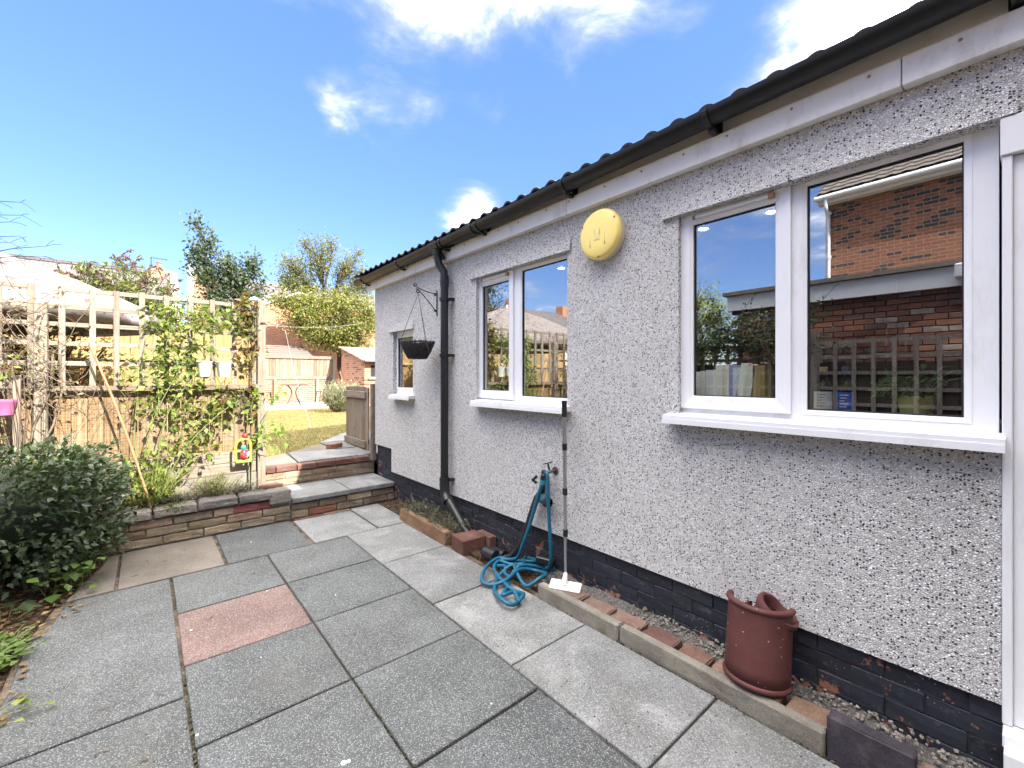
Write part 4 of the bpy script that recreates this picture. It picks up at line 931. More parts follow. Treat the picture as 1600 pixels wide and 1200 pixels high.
def bottle(yc, lb, labelm, capm, wrap):
    t = thing('bottle', lb, 'bottle', (2.42, yc, 1.253), 'bottles on the windowsill')
    mb = MB(); mb.lathe([(0, .002), (.034, .002), (.037, .008), (.037, .115), (.033, .128), (.017, .150), (.013, .160), (.013, .19), (.015, .192), (.015, .200), (.012, .202)], (2.42, yc, 1.253), 20); mb.build('glass_body', gbm.mat, t, smooth='all')
    mb = MB(); mb.lathe([(.0375, .02), (.0378, .02), (.0378, .10), (.0375, .10)], (2.42, yc, 1.253), 18, *wrap); lab = mb.build('paper_label', labelm, t, smooth=True)
    mb = MB(); mb.lathe([(.0145, .192), (.0155, .192), (.0155, .212), (.014, .214), (0, .214)], (2.42, yc, 1.253), 14); mb.build('cap', capm, t, smooth=True)
    for k in range(5):
        mb = MB(); mb.lathe([(.0381, .088 - k * .013), (.0382, .088 - k * .013), (.0382, .084 - k * .013), (.0381, .084 - k * .013)], (2.42, yc, 1.253), 8, math.pi - .5 + .1 * (k % 2), math.pi + .45 - .22 * (k % 3)); mb.build('print_line', MATS['white_plastic'] if labelm.name.startswith('blue') else MATS['lamp_print'], lab)
plain('lamp_print', (.25, .26, .28), .7)
bottle(.612, 'clear glass bottle with a white paper label behind the big window', plain('white_paper', (.74, .75, .74), .7), plain('cork_cap', (.50, .42, .24), .7), (math.pi - 1.3, math.pi + 1.3))
bottle(.526, 'clear glass bottle with a bright blue label behind the big window', plain('blue_paper', (.015, .10, .52), .5), plain('blue_cap', (.06, .09, .2), .4), (math.pi - 1.2, math.pi + .9))
pt = thing('potted_plant', 'trailing green plant in a mustard pot behind the big window', 'pot plant', (2.43, .295, 1.253))
mb = MB(); mb.lathe([(0, .002), (.044, .002), (.048, .01), (.060, .078), (.062, .09), (.057, .09), (.054, .07), (0, .068)], (2.43, .295, 1.253), 22); mb.build('pot', plain('mustard_pot', (.42, .40, .14), .4), pt, smooth=True)
mb = MB(); PL = []; PD = []
for i in range(26):
    a = random.uniform(0, 6.28); r = random.uniform(.05, .13); e = Vector((2.43 + r * .6 * math.cos(a), .295 + r * math.sin(a) + .03, 1.365 + random.uniform(-.06, .06)))
    p = arc((2.43, .295, 1.33), e, .05, 4); mb.tube(p, .0018, 4, False)
    for q in p[2:]:
        for _ in range(2): PL.append(q + Vector(RNG.normal(size=3)) * .006); PD.append(Vector(RNG.normal(size=3)))
for e in ((2.41, .15, 1.44), (2.40, .12, 1.40), (2.42, .20, 1.46), (2.42, .45, 1.36)): mb.tube(arc((2.43, .27, 1.335), e, .04, 6), .002, 4, False); PL.append(Vector(e)); PD.append(Vector((0, -1, 0)))
mb.build('stems', stem_green, pt, kind='stuff'); leaves('leaf_mass', pt, PL, .034, L_house, .55, True, np.array([tuple(d) for d in PD]), .4)

# ------------------------------------------------------------------ things on and against the wall
lamp = thing('wall_light', 'round yellowed bulkhead light on the pebbledash between two windows', 'wall light', (2.2, 1.70, 2.30))
RY = Matrix.Rotation(R(-90), 3, 'Y')
mb = MB(); mb.lathe([(.150, 0), (.152, .03), (.150, .034)], (2.2, 1.70, 2.30), 36, M=RY); mb.build('base', plain('aged_white_plastic', (.66, .60, .45), .4), lamp, smooth=True)
mb = MB(); mb.lathe([(.150, .034), (.155, .04), (.155, .052), (.146, .068), (.136, .072)], (2.2, 1.70, 2.30), 40, M=RY); mb.build('rim', lamp_yellow, lamp, smooth=True)
mb = MB(); mb.lathe([(.136, .072), (.122, .0765), (.08, .081), (.04, .083), (0, .0835)], (2.2, 1.70, 2.30), 40, M=RY); df = mb.build('diffuser', lamp_yellow, lamp, smooth='all')
mb = MB()
for (y0_, w) in ((1.752, .0), (1.70, 0), (1.648, 0)):
    pass
def onlamp(dy, dz): r = math.hypot(dy, dz); return (2.2 - (.0715 - .45 * r * r), 1.70 + dy, 2.30 + dz)
mb.tube([onlamp(.055, -.075), onlamp(.055, 0), onlamp(.055, .05), onlamp(.045, .066), onlamp(.03, .06), onlamp(.022, .04), onlamp(.018, -.01)], .0135, 10)
mb.tube([onlamp(-.055, -.075), onlamp(-.055, 0), onlamp(-.055, .05), onlamp(-.045, .066), onlamp(-.03, .06), onlamp(-.022, .04), onlamp(-.018, -.01)], .0135, 10); mb.build('moulded_tube_rib', lamp_tube, lamp, smooth='all')
mb = MB(); mb.obox((2.2 - .083, 1.70, 2.285), (.004, .04, .05)); mb.build('gear_tray', lamp_dark, lamp, bevel=.0015)
for a in (0.5, 2.6, 4.7): mb = MB(); mb.lathe([(.006, 0), (.005, .004), (0, .005)], (2.2 - .072, 1.70 + .141 * math.cos(a), 2.30 + .141 * math.sin(a)), 8, M=RY); mb.build('screw', brass, lamp)
# basket bracket, basket
br = thing('basket_bracket', 'black scrolled iron bracket on the wall left of the downpipe', 'bracket', (2.2, 3.72, 2.2))
hk = Vector((2.0, 3.74, 2.235))
def scroll(mb, c, r, a0, turns, rad, ax1, ax2):
    c = Vector(c); pts = []
    for i in range(15):
        t = i / 14; a = a0 + turns * 2 * math.pi * t; rr = r * (1 - .65 * t); pts.append(c + Vector(ax1) * (rr * math.cos(a)) + Vector(ax2) * (rr * math.sin(a)))
    mb.tube(pts, rad, 6)
d_ = (hk - Vector((2.19, 3.74, 2.235))).normalized()
mb = MB(); mb.beam((2.194, 3.74, 2.02), (2.194, 3.74, 2.27), .014, .004, (1, 0, 0)); mb.build('back_bar', ironblk, br)
mb = MB(); mb.tube(arc((2.19, 3.74, 2.235), (1.975, 3.74, 2.275), -.012, 8), .005, 6); scroll(mb, (1.965, 3.74, 2.29), .020, -.9, 1.2, .0045, (-1, 0, 0), (0, 0, 1)); scroll(mb, (2.175, 3.74, 2.222), .014, 1.5, 1.1, .004, (1, 0, 0), (0, 0, 1)); mb.build('arm', ironblk, br)
mb = MB(); mb.tube(arc((2.19, 3.74, 2.055), (1.975, 3.74, 2.262), .012, 8), .005, 6); scroll(mb, (2.178, 3.74, 2.07), .015, 3.0, 1.1, .004, (1, 0, 0), (0, 0, 1)); scroll(mb, (1.992, 3.74, 2.235), .020, 1.8, 1.1, .0045, (1, 0, 0), (0, 0, 1)); mb.build('brace', ironblk, br)
bk = thing('hanging_basket', 'dark wicker hanging basket on three chains beside the small window', 'basket', (1.985, 3.74, 1.585))
bc = Vector((1.985, 3.74, 1.585)); mb = MB(); wv = 46
for k in range(17):
    t = k / 16; r = .082 + .078 * t ** .75; z = .012 + .155 * t; pts = []
    for i in range(wv + 1):
        a = 2 * math.pi * i / wv; w = .0045 * math.sin(a * 11.5 + (k % 2) * math.pi) + random.uniform(-.002, .002); pts.append(bc + Vector(((r + w) * math.cos(a), (r + w) * math.sin(a), z + random.uniform(-.002, .002))))
    mb.tube(pts, .0042 + .001 * random.random(), 4, False)
for i in range(20):
    a = 2 * math.pi * i / 20; mb.tube([bc + Vector((.08 * math.cos(a), .08 * math.sin(a), .005)), bc + Vector((.125 * math.cos(a), .125 * math.sin(a), .085)), bc + Vector((.165 * math.cos(a), .165 * math.sin(a), .172 + random.uniform(0, .012)))], .004, 4)
mb.lathe([(0, .010), (.070, .010), (.078, .018), (.108, .08), (.134, .15)], bc, 20); mb.build('wicker_bowl', wicker_m, bk)
mb = MB()
for i in range(30):
    a = random.uniform(0, 6.28); r0_ = random.uniform(.02, .15); mb.tube(arc(bc + Vector((r0_ * math.cos(a), r0_ * math.sin(a), .15)), bc + Vector((r0_ * 1.15 * math.cos(a + .3), r0_ * 1.15 * math.sin(a + .3), .18 + random.random() * .03)), .015, 3), .0013, 3, False)
mb.tube(arc(bc + Vector((0, -.15, .17)), bc + Vector((.02, -.20, .03)), .02, 5), .0012, 3, False); mb.build('dead_stems', twig_m, bk, kind='stuff')
top = Vector((1.992, 3.74, 2.215))
for i in range(3):
    a = .5 + i * 2.094; e = bc + Vector((.16 * math.cos(a), .16 * math.sin(a), .17)); mb = MB(); n_ = 26
    for q in range(n_):
        p0 = top.lerp(e, q / n_); p1 = top.lerp(e, (q + 1.15) / n_); mb.tube([p0, p1], .0019 if q % 2 else .0026, 4)
    mb.build('chain', ironblk, bk)
# outside tap and hose
tp = thing('garden_tap', 'old brass outside tap with a dark tee handle on the wall', 'tap', (2.2, 2.13, .74))
mb = MB(); mb.lathe([(.028, 0), (.028, .006), (.016, .010)], (2.2, 2.13, .765), 16, M=RY); mb.tube([(2.2, 2.13, .765), (2.15, 2.13, .765), (2.125, 2.15, .755), (2.115, 2.17, .73)], .011, 10); mb.build('spout', plain('dull_metal', (.12, .11, .10), .5, Metallic=.6), tp, smooth=True)
mb = MB(); mb.tube([(2.15, 2.14, .765), (2.145, 2.15, .815)], .007, 8); mb.tube([(2.125, 2.175, .812), (2.165, 2.125, .832)], .005, 6); mb.build('tee_handle', ironblk, tp)
hs = thing('garden_hose', 'teal garden hose hung from the tap and piled in loops on the paving', 'hose', (1.9, 2.25, 0))
A = [(2.217, 2.289), (2.139, 2.339), (2.085, 2.462), (2.036, 2.566), (1.88, 2.514), (1.756, 2.395), (1.782, 2.321), (1.866, 2.276), (2.005, 2.293), (2.109, 2.248), (2.102, 2.129), (2.018, 2.097), (1.947, 2.156), (1.977, 2.29), (2.01, 2.374), (1.881, 2.37), (1.761, 2.263), (1.693, 2.134), (1.693, 2.026), (1.775, 2.043), (1.811, 2.125), (1.724, 2.13), (1.836, 2.225), (1.947, 2.314), (2.034, 2.325), (2.154, 2.267), (2.191, 2.164), (2.205, 2.163), (2.215, 2.32), (2.205, 2.444), (2.171, 2.42), (2.078, 2.346), (2.039, 2.439), (1.991, 2.51), (1.898, 2.44), (1.843, 2.219), (1.857, 2.11), (1.824, 2.046), (1.753, 2.018)]
pts = [(2.125, 2.16, .74), (2.115, 2.135, .765), (2.105, 2.115, .74), (2.10, 2.105, .62), (2.105, 2.10, .45), (2.11, 2.09, .28), (2.12, 2.10, .16), (2.15, 2.16, .085)]
for i, (x, y) in enumerate(A):
    pts.append((x, y, .022 + .028 * (0.5 + 0.5 * math.sin(i * 1.9)) + (.03 if x > 1.97 else 0)))
def smooth_path(p, k=5):
    out = []
    P = [Vector(q) for q in p]
    for i in range(len(P) - 1):
        p0, p1, p2, p3 = P[max(i - 1, 0)], P[i], P[i + 1], P[min(i + 2, len(P) - 1)]
        for j in range(k):
            t = j / k; out.append(.5 * ((2 * p1) + (p2 - p0) * t + (2 * p0 - 5 * p1 + 4 * p2 - p3) * t * t + (3 * p1 - p0 - 3 * p2 + p3) * t ** 3))
    out.append(P[-1]); return out
mb = MB(); mb.tube(smooth_path(pts), .0128, 10); mb.build('hose_coil', teal_hose, hs, smooth='all')
mb = MB(); mb.tube(smooth_path([(2.115, 2.175, .68), (2.10, 2.22, .55), (2.085, 2.27, .38), (2.07, 2.33, .22), (2.07, 2.40, .10), (2.03, 2.52, .06), (1.96, 2.50, .045), (1.98, 2.42, .06), (1.93, 2.36, .045), (1.90, 2.28, .06)]), .0128, 10); mb.build('hose_tail', teal_hose, hs, smooth='all')
mb = MB(); mb.tube([(2.115, 2.17, .735), (2.117, 2.176, .68)], .017, 12); mb.build('connector', blackpl, hs); mb = MB(); mb.tube([(2.1165, 2.1735, .705), (2.117, 2.176, .672)], .0185, 12); mb.build('connector_collar', teal_pl, hs)
# strimmer leaning on the wall
gt = thing('grass_trimmer', 'black and teal grass trimmer leaning on the wall behind the hose', 'trimmer', (2.1, 2.5, 0))
mb = MB(); mb.tube([(2.10, 2.46, .105), (2.125, 2.40, .20), (2.145, 2.31, .45), (2.155, 2.27, .56)], .023, 10); mb.build('shaft', blackpl, gt, smooth=True)
mb = MB(); mb.tube([(2.155, 2.275, .545), (2.165, 2.235, .60), (2.165, 2.215, .70), (2.16, 2.205, .755)], [.024, .026, .018, .02], 10); mb.tube([(2.15, 2.27, .66), (2.13, 2.29, .68), (2.14, 2.26, .71)], .012, 8); mb.build('handle_grip', blackpl, gt, smooth=True)
mb = MB(); mb.lathe([(0, -.04), (.028, -.036), (.036, 0), (.028, .036), (0, .04)], (2.145, 2.19, .565), 12, M=Matrix.Rotation(R(70), 3, 'X')); mb.build('motor_cap', plain('dusty_teal', (.05, .15, .18), .6), gt, smooth=True)
mb = MB(); mb.lathe([(.02, -.03), (.032, -.02), (.032, .02), (.02, .03)], (2.135, 2.145, .55), 12, M=Matrix.Rotation(R(80), 3, 'X')); mb.build('motor', blackpl, gt, smooth=True)
mb = MB(); mb.tube([(2.13, 2.47, .12), (2.105, 2.50, .07), (2.08, 2.55, .05)], .026, 10); mb.build('elbow', blackpl, gt, smooth=True)
for dx in (0, .055): mb = MB(); mb.tube([(2.03 + dx, 2.72 - dx * .6, .055), (2.04 + dx, 2.60 - dx * .6, .055)], .050 - dx * .2, 14); mb.build('spool_housing', blackpl, gt, smooth=True)
mb = MB(); mb.obox((2.13, 2.40, .19), (.02, .025, .05)); mb.obox((2.137, 2.36, .29), (.02, .022, .06)); mb.build('white_decal', white_pl, gt, bevel=.004)
mb = MB(); mb.obox((2.17, 2.20, .12), (.05, .14, .05), Matrix.Rotation(.3, 3, 'Z')); mb.build('guard', blackpl, gt, bevel=.008)
# squeegee
sq = thing('squeegee', 'telescopic window squeegee with a white head leaning on the windowsill corner', 'squeegee', (2.08, 1.93, .08))
p0, p1 = Vector((2.082, 1.925, .13)), Vector((2.090, 1.945, 1.22))
mb = MB(); mb.tube([p0, p0.lerp(p1, .26)], .0105, 10); mb.tube([p0.lerp(p1, .26), p0.lerp(p1, .52)], .0115, 10); mb.tube([p0.lerp(p1, .52), p0.lerp(p1, .78)], .0125, 10); mb.tube([p0.lerp(p1, .78), p1], .0135, 10); mb.build('pole', steel, sq, smooth=True)
for t in (.255, .50, .765): mb = MB(); mb.tube([p0.lerp(p1, t - .018), p0.lerp(p1, t + .022)], .0165, 10); mb.build('twist_collar', blackpl, sq, smooth=True)
mb = MB(); mb.tube([p1 - Vector((0, 0, .06)), p1 + Vector((0, 0, .045))], [.017, .0175], 10); mb.build('grip', blackpl, sq, smooth=True)
hd = Vector((2.035, 1.885, .095)); ax = Vector((2.086 - 1.985, 1.795 - 1.985, 0)).normalized(); sd = Vector((-ax.y, ax.x, 0)); Mh = Matrix((ax, sd, Vector((0, 0, 1)))).transposed() @ Matrix.Rotation(R(24), 3, 'X')
mb = MB(); mb.obox(hd, (.200, .075, .022), Mh); mb.build('head', white_pl, sq, bevel=.006, segs=2)
mb = MB(); mb.obox(hd + Mh @ Vector((0, -.030, -.016)), (.212, .012, .012), Mh); mb.build('rubber_blade', blackpl, sq)
mb = MB(); mb.tube([hd + Mh @ Vector((-.005, .01, .008)), hd + Mh @ Vector((-.005, .02, .03)), p0 + Vector((0, 0, .02))], [.022, .018, .013], 12); mb.build('socket', white_pl, sq, smooth=True)
mb = MB(); mp_ = lambda a, b: hd + Mh @ Vector((a, b, .0116))
for (a, b, c, d) in ((.045, .0, .053, .010), (.053, .010, .061, .0), (.066, 0, .066, .009), (.066, .009, .074, .006), (.074, .006, .066, .004), (.079, 0, .079, .009), (.079, .009, .087, .009), (.079, .0, .087, .0)): mb.tube([mp_(a, b), mp_(c, d)], .0009, 4)
mb.build('printed_mark', plain('grey_print', (.2, .2, .22), .6), sq)

# ------------------------------------------------------------------ kerb, brick edging, planter along the wall
kb = thing('kerb_edging', 'grey concrete kerb edging with a gravel joint along the paving', 'kerb', (1.965, 1.3, 0))
for i, (a, b) in enumerate(((.492, 1.412), (1.422, 2.045))):
    put('kerb_stone', chunk(.052, b - a, .20, kerb_m, .006, .0025, 2, i, 'kerb_stone'), kb, (1.972, (a + b) / 2, -.018))
be = thing('brick_edging', 'row of worn orange bricks laid flat between kerb and plinth', 'edging', (2.06, 1.2, 0))
fb_ = [chunk(.112, .20, .06, flat_brick, .008, .003, 1, i, 'brick') for i in range(4)]
yb = [(1.93, 1.74), (1.735, 1.535), (1.525, 1.325), (1.315, 1.13), (1.12, .965), (.955, .80), (.79, .655), (.645, .47)]
for i, (a, b) in enumerate(yb):
    put('brick', fb_[i % 4], be, (2.056 + random.uniform(-.004, .004), (a + b) / 2, .045 + random.uniform(-.006, .006)), (random.uniform(-.05, .05), random.uniform(-.04, .04), random.uniform(-.05, .05)), (1, (a - b - .012) / .20, 1))
sl = thing('slate_tile', 'dark purple slate tile standing on edge against the last kerb brick', 'tile', (1.99, .37, 0)); put('tile_slab', chunk(.06, .245, .18, slate_m, .006, .002, 1, 2, 'tile_slab'), sl, (1.985, .362, .062))
ob = thing('loose_brick', 'single orange brick past the slate tile at the picture edge', 'brick', (2.0, .12, 0)); put('brick_block', chunk(.10, .215, .10, flat_brick, .006, .003, 1, 5, 'brick_block'), ob, (2.0, .125, .045))
ub = MB(); ub.box(2.00, 2.24, -1.0, 4.7, -.12, .008); ub.build('wall_base_soil', soil_m, kind='structure')
rbm = MB(); nyy = 90
for i in range(nyy):
    for j in range(6):
        y = .05 + i * 2.2 / nyy; u = j / 5; rbm.v.append((2.10 + .135 * u, y, .012 + (.075 * u ** 1.3) * (.75 + .5 * mnoise.noise((y * 5, u, 0))) + .012 * mnoise.noise((y * 30, u * 9, 3))))
for i in range(nyy - 1):
    for j in range(5): q = i * 6 + j; rbm.f.append((q, q + 1, q + 7, q + 6)); rbm.m.append(0)
rub = rbm.build('gravel', rubble_m, kind='stuff')
gch = MB()
for _ in range(520):
    y = random.uniform(.05, 1.5); x = random.uniform(2.10, 2.22); r = random.uniform(.003, .0075); z = .02 + .075 * ((x - 2.1) / .135) ** 1.3
    gch.obox((x, y, z), (r * 2, r * 1.6, r * 1.3), Matrix.Rotation(random.random() * 3, 3, 'Z') @ Matrix.Rotation(random.random(), 3, 'X'))
gch.build('fallen_chips', coping_m, kind='stuff')
pl = thing('brick_planter', 'small planter edged by a tan stone and dark bricks under the downpipe', 'planter', (2.05, 3.4, 0))
put('edging_stone', chunk(.075, .86, .13, stone('tan_edging', [(.26, .165, .10)], 6, .1, 120, .35, .5, dirt=((.10, .08, .05), 8, .5)), .010, .003, 3, 3, 'edging_stone'), pl, (1.985, 3.62, .035), (0, .06, 0))
put('brick', chunk(.215, .20, .13, stone('dark_red_block', [(.15, .075, .06)], 7, .1, 120, .3, .4, dirt=((.2, .14, .10), 7, .4)), .006, .002, 1, 7, 'brick'), pl, (2.06, 3.00, .04), (0, 0, -.12))
put('brick', chunk(.07, .20, .13, flat_brick, .008, .003, 1, 8, 'brick'), pl, (2.20, 2.93, .045), (0, 0, -.12))
mb = MB(); mb.box(2.02, 2.235, 3.10, 4.05, -.1, .045); mb.build('soil', soil_m, pl)
hp = thing('heath_plant', 'straggly grey green heath plant spilling in the planter under the downpipe', 'plant', (2.11, 3.55, .05))
HP = []; HD = []; mb = MB()
for _ in range(260):
    y = random.uniform(3.12, 4.08); x = random.uniform(2.0, 2.19); e = Vector((x + random.gauss(-.01, .035), y + random.gauss(0, .04), .09 + random.random() * .10 * (1 if y < 3.9 else .7)))
    p = arc((x, y, .045), e, .01, 3); mb.tube(p, .0014, 3, False)
    for q in p[1:]:
        for _k in range(5): HP.append(q + Vector(RNG.normal(size=3)) * .008); HD.append(Vector(RNG.normal(size=3)) + Vector((0, 0, .8)))
mb.build('stems', twig_m, hp, kind='stuff'); leaves('foliage', hp, HP, .021, L_heath, .35, False, np.array([tuple(d) for d in HD]), .3)
# clay pipe piece
cp = thing('clay_pipe', 'cut length of red clay drainpipe with rolled rims standing on the brick edging', 'pipe', (2.06, .78, .075))
cpc = Vector((2.075, .775, .078)); Rr, Hh = .126, .345
Mc = Matrix.Rotation(R(7), 3, 'Y') ; a0, a1 = R(95), R(285)
def roll(z, r, w): return [(r + w * math.cos(t), z + w * .9 * math.sin(t)) for t in [i * 2 * math.pi / 10 - math.pi / 2 for i in range(11)]]
mb = MB(); mb.lathe([(Rr, .02), (Rr + .002, .08), (Rr, Hh - .02), (Rr - .016, Hh - .02), (Rr - .018, .02), (Rr, .02)], cpc, 40, a0, a1, Mc)
for z in (.017, Hh - .012): mb.lathe(roll(z, Rr - .003, .0125), cpc, 40, a0, a1, Mc)
cb_ = mb.build('pipe_wall', clay_m, cp, smooth=True)
md = cb_.modifiers.new('ends', 'SOLIDIFY'); md.thickness = .003; md.offset = 0
axs = Vector((.12, -.50, .80)).normalized(); Ms = axs.to_track_quat('Z', 'Y').to_matrix()
mb = MB(); mb.lathe([(.070, .0), (.074, .15), (.084, .17), (.090, .19), (.086, .205), (.074, .205), (.066, .19), (.060, .0)], cpc + Vector((.030, .035, .150)), 28, 0, 2 * math.pi, Ms); mb.build('side_socket', clay_m, cp, smooth=True)
mb = MB(); mb.lathe([(.066, .0), (.07, .27), (.058, .275), (.054, .0)], cpc + Vector((.025, .0, .03)), 20, R(60), R(330), Mc); mb.build('inner_liner', clay_m, cp, smooth=True)
# ------------------------------------------------------------------ trellis fence across the raised bed
tf = thing('trellis_fence', 'weathered trellis on a boarded lower fence with wire mesh, lit by the sun', 'fence', (0.0, 5.0, .3))
YF = 5.0
for i, x in enumerate((.903, -.62, -2.1)):
    mb = MB(); mb.box(x - .036, x + .036, YF - .03, YF + .045, .2, 2.19 if i == 0 else 2.0); mb.build('post', trellis_m, tf, bevel=.004, origin=(x, YF, 1.2))
capm = plain('post_cap_metal', (.30, .34, .34), .4, .1)
mb = MB(); mb.lathe([(.052, 0), (.050, .012), (.035, .03), (0, .042)], (.86, YF + .10, 2.20), 14); mb.build('post_cap', capm, tf, smooth=True)
mb = MB(); mb.box(.835, .885, YF + .06, YF + .13, .4, 2.20); mb.build('post', trellis_m, tf, origin=(.86, 5.1, 1.3))
vx = [-1.85, -1.68, -1.51, -1.34, -1.17, -1.01, -.84, -.672, -.504, -.326, -.18, -.014, .153, .324, .496, .672, .838]
for x in vx:
    mb = MB(); w = .0195; mb.box(x - w, x + w, YF - .012 + random.uniform(-.002, .002), YF + .008, 1.345, 2.150 + random.uniform(-.004, .006)); mb.build('slat', trellis_m, tf, origin=(x, YF, 1.7), bevel=.002)
for z in (2.128, 1.985, 1.845, 1.69, 1.53):
    for (a, b) in ((-2.05, -.655), (-.58, .866)):
        mb = MB(); mb.box(a, b, YF + .009, YF + .026, z - .018, z + .018); mb.build('rail', trellis_h, tf, origin=((a + b) / 2, YF, z), bevel=.002)
for (a, b) in ((-2.06, -.657), (-.583, .866)):
    mb = MB(); mb.box(a, b, YF - .045, YF + .030, 1.308, 1.345); mb.build('shelf_rail', trellis_h, tf, origin=((a + b) / 2, YF, 1.33), bevel=.003)
bx = -2.02; lastw = 0
while bx < .86:
    w = random.choice((.105, .12, .098)); b = min(bx + w, .864)
    if b - bx > .03 and not (-.66 < (bx + b) / 2 < -.58):
        mb = MB(); yo = random.choice((0, .010)); mb.box(bx + .003, b - .003, YF + .034 + yo, YF + .048 + yo, .70 + random.uniform(-.01, .01), 1.245 + random.uniform(-.006, .006)); mb.build('board', board_m, tf, origin=((bx + b) / 2, YF, 1))
    bx += w
for (a, b) in ((-2.06, -.657), (-.583, .864)):
    mb = MB(); mb.box(a, b, YF + .05, YF + .085, 1.20, 1.30); mb.build('back_rail', board_m, tf, origin=((a + b) / 2, YF, 1.25))
    for (z0, z1) in ((.585, .69), (.475, .578)):
        mb = MB(); mb.box(a, b, YF + .012, YF + .032, z0, z1); mb.build('gravel_board', trellis_h, tf, origin=((a + b) / 2, YF, z0), bevel=.003)
    mb = MB(); mb.box(a, b, YF + .0, YF + .04, .28, .47); mb.build('concrete_base', kerb_m, tf, origin=((a + b) / 2, YF, .4))
wm = MB(); yw = YF - .055
x = -.60
while x < .86:
    wm.tube([(x + random.uniform(-.004, .004), yw + random.uniform(-.006, .006), .70), (x + random.uniform(-.006, .006), yw, 1.0), (x + random.uniform(-.004, .004), yw + random.uniform(-.006, .006), 1.30)], .0012, 3, False); x += .045
z = .72
while z < 1.3: wm.tube([(-.60 + i * .1825, yw + random.uniform(-.006, .006), z + .004 * math.sin(i * 1.3 + z * 9)) for i in range(9)], .0012, 3, False); z += .045
wm.build('wire_mesh', wire_m, tf, kind='stuff')

# buckets, ornament, cane, pink pot
for i, (x, lb) in enumerate(((.425, 'pale enamel bucket hanging on the trellis, left one half hidden by leaves'), (.578, 'pale enamel bucket hanging on the trellis nearest the end post'))):
    t = thing('flower_bucket', lb, 'bucket', (x, 4.925, 1.42), 'enamel buckets on the trellis')
    mb = MB(); mb.lathe([(0, .002), (.044, .002), (.047, .006), (.065, .138), (.067, .14), (.062, .14), (.045, .01)], (x, 4.925, 1.42), 22); mb.build('bucket_body', mint_pl, t, smooth=True)
    mb = MB(); mb.tube([(x + .066 * math.cos(a), 4.925 + .066 * math.sin(a), 1.561) for a in [k * math.pi / 10 for k in range(21)]], .0045, 6, False); mb.build('rim', white_pl, t, smooth='all')
    mb = MB(); mb.tube([(x - .066, 4.925, 1.55)] + arc((x - .05, 4.96, 1.62), (x + .05, 4.96, 1.62), .03, 6) + [(x + .066, 4.925, 1.55)], .0025, 5); mb.build('wire_handle', steel, t)
    mb = MB(); mb.lathe([(0, .115), (.055, .12)], (x, 4.925, 1.42), 16); mb.build('soil', soil_m, t)
    mb = MB(); mb.tube([(x + .01, 4.93, 1.53), (x + .012, 4.94, 1.66)], .006, 5); mb.build('label_stick', yellow_m, t)
og = thing('garden_ornament', 'small bright ornament of a figure in a yellow arch hung low beside the end post', 'ornament', (.735, 4.90, .60))
yel = plain('yellow_paint', (.55, .50, .05), .4, .1); redp = plain('red_paint', (.38, .03, .04), .4, .2); tealp = plain('turquoise_paint', (.05, .42, .36), .4, .1); grnp = plain('green_paint', (.20, .36, .06), .5, .1)
mb = MB(); ap = [(.735 - .062, 4.90, .60), (.735 - .064, 4.90, .75), (.735 - .045, 4.90, .80), (.735, 4.90, .815), (.735 + .045, 4.90, .80), (.735 + .060, 4.90, .75), (.735 + .058, 4.90, .60)]; mb.tube(smooth_path(ap), .011, 8); mb.build('arch', yel, og, smooth='all')
mb = MB(); mb.obox((.735, 4.90, .605), (.135, .04, .03)); mb.build('base', grnp, og, bevel=.006)
mb = MB(); mb.lathe([(0, .0), (.028, .004), (.034, .04), (.026, .085), (.012, .10), (0, .102)], (.738, 4.90, .62), 14); mb.build('body', redp, og, smooth='all')
mb = MB(); mb.lathe([(0, 0), (.018, .006), (.024, .022), (.018, .04), (0, .045)], (.735, 4.90, .715), 14); hd2 = mb.build('head', tealp, og, smooth='all')
mb = MB(); mb.lathe([(.004, 0), (.004, .006), (0, .007)], (.735, 4.878, .738), 8, M=Matrix.Rotation(R(90), 3, 'X')); mb.build('eye', blackpl, hd2)
mb = MB(); mb.lathe([(0, 0), (.024, .008), (.028, .025), (.018, .045), (0, .05)], (.748, 4.91, .826), 10); mb.build('red_ball', redp, og, smooth='all')
mb = MB(); mb.obox((.765, 4.885, .665), (.03, .012, .05), Matrix.Rotation(.6, 3, 'Y')); mb.build('wing', white_pl, og, bevel=.005)
cn = MB(); cn.tube(arc((-.335, 4.86, 1.68), (.045, 4.80, .30), .02, 10, (1, 0, 0)), [.0085 + .001 * (i % 3 == 0) for i in range(11)], 8)
setp(cn.build('bamboo_cane', cane_m, smooth=True, origin=(.045, 4.8, .3)), 'long brown cane leaning diagonally against the trellis behind the hedge', 'cane')
lp = thing('side_trellis_post', 'pale stub of trellis post standing at the left picture edge', 'post', (-.69, 4.6, 0)); 
mb = MB(); mb.box(-.705, -.668, 4.58, 4.62, .0, 1.43); mb.build('post_shaft', trellis_m, lp, bevel=.003)
mb = MB(); mb.box(-.70, -.86, 4.575, 4.585, 1.36, 1.40) if False else mb.box(-.95, -.707, 4.585, 4.60, 1.34, 1.385); mb.build('cross_slat', trellis_h, lp, bevel=.002)
pk = thing('pink_pot', 'bright pink hanging pot on the trellis post at the left edge', 'pot', (-.735, 4.52, 1.17))
mb = MB(); mb.lathe([(0, 0), (.045, 0), (.062, .085), (.066, .09), (.066, .105), (.058, .105), (.045, .01)], (-.735, 4.52, 1.16), 18); mb.build('pot_body', pink_pl, pk, smooth=True)
mb = MB(); mb.tube(arc((-.735, 4.56, 1.26), (-.72, 4.585, 1.355), .02, 4), .003, 5); mb.build('hook', ironblk, pk)

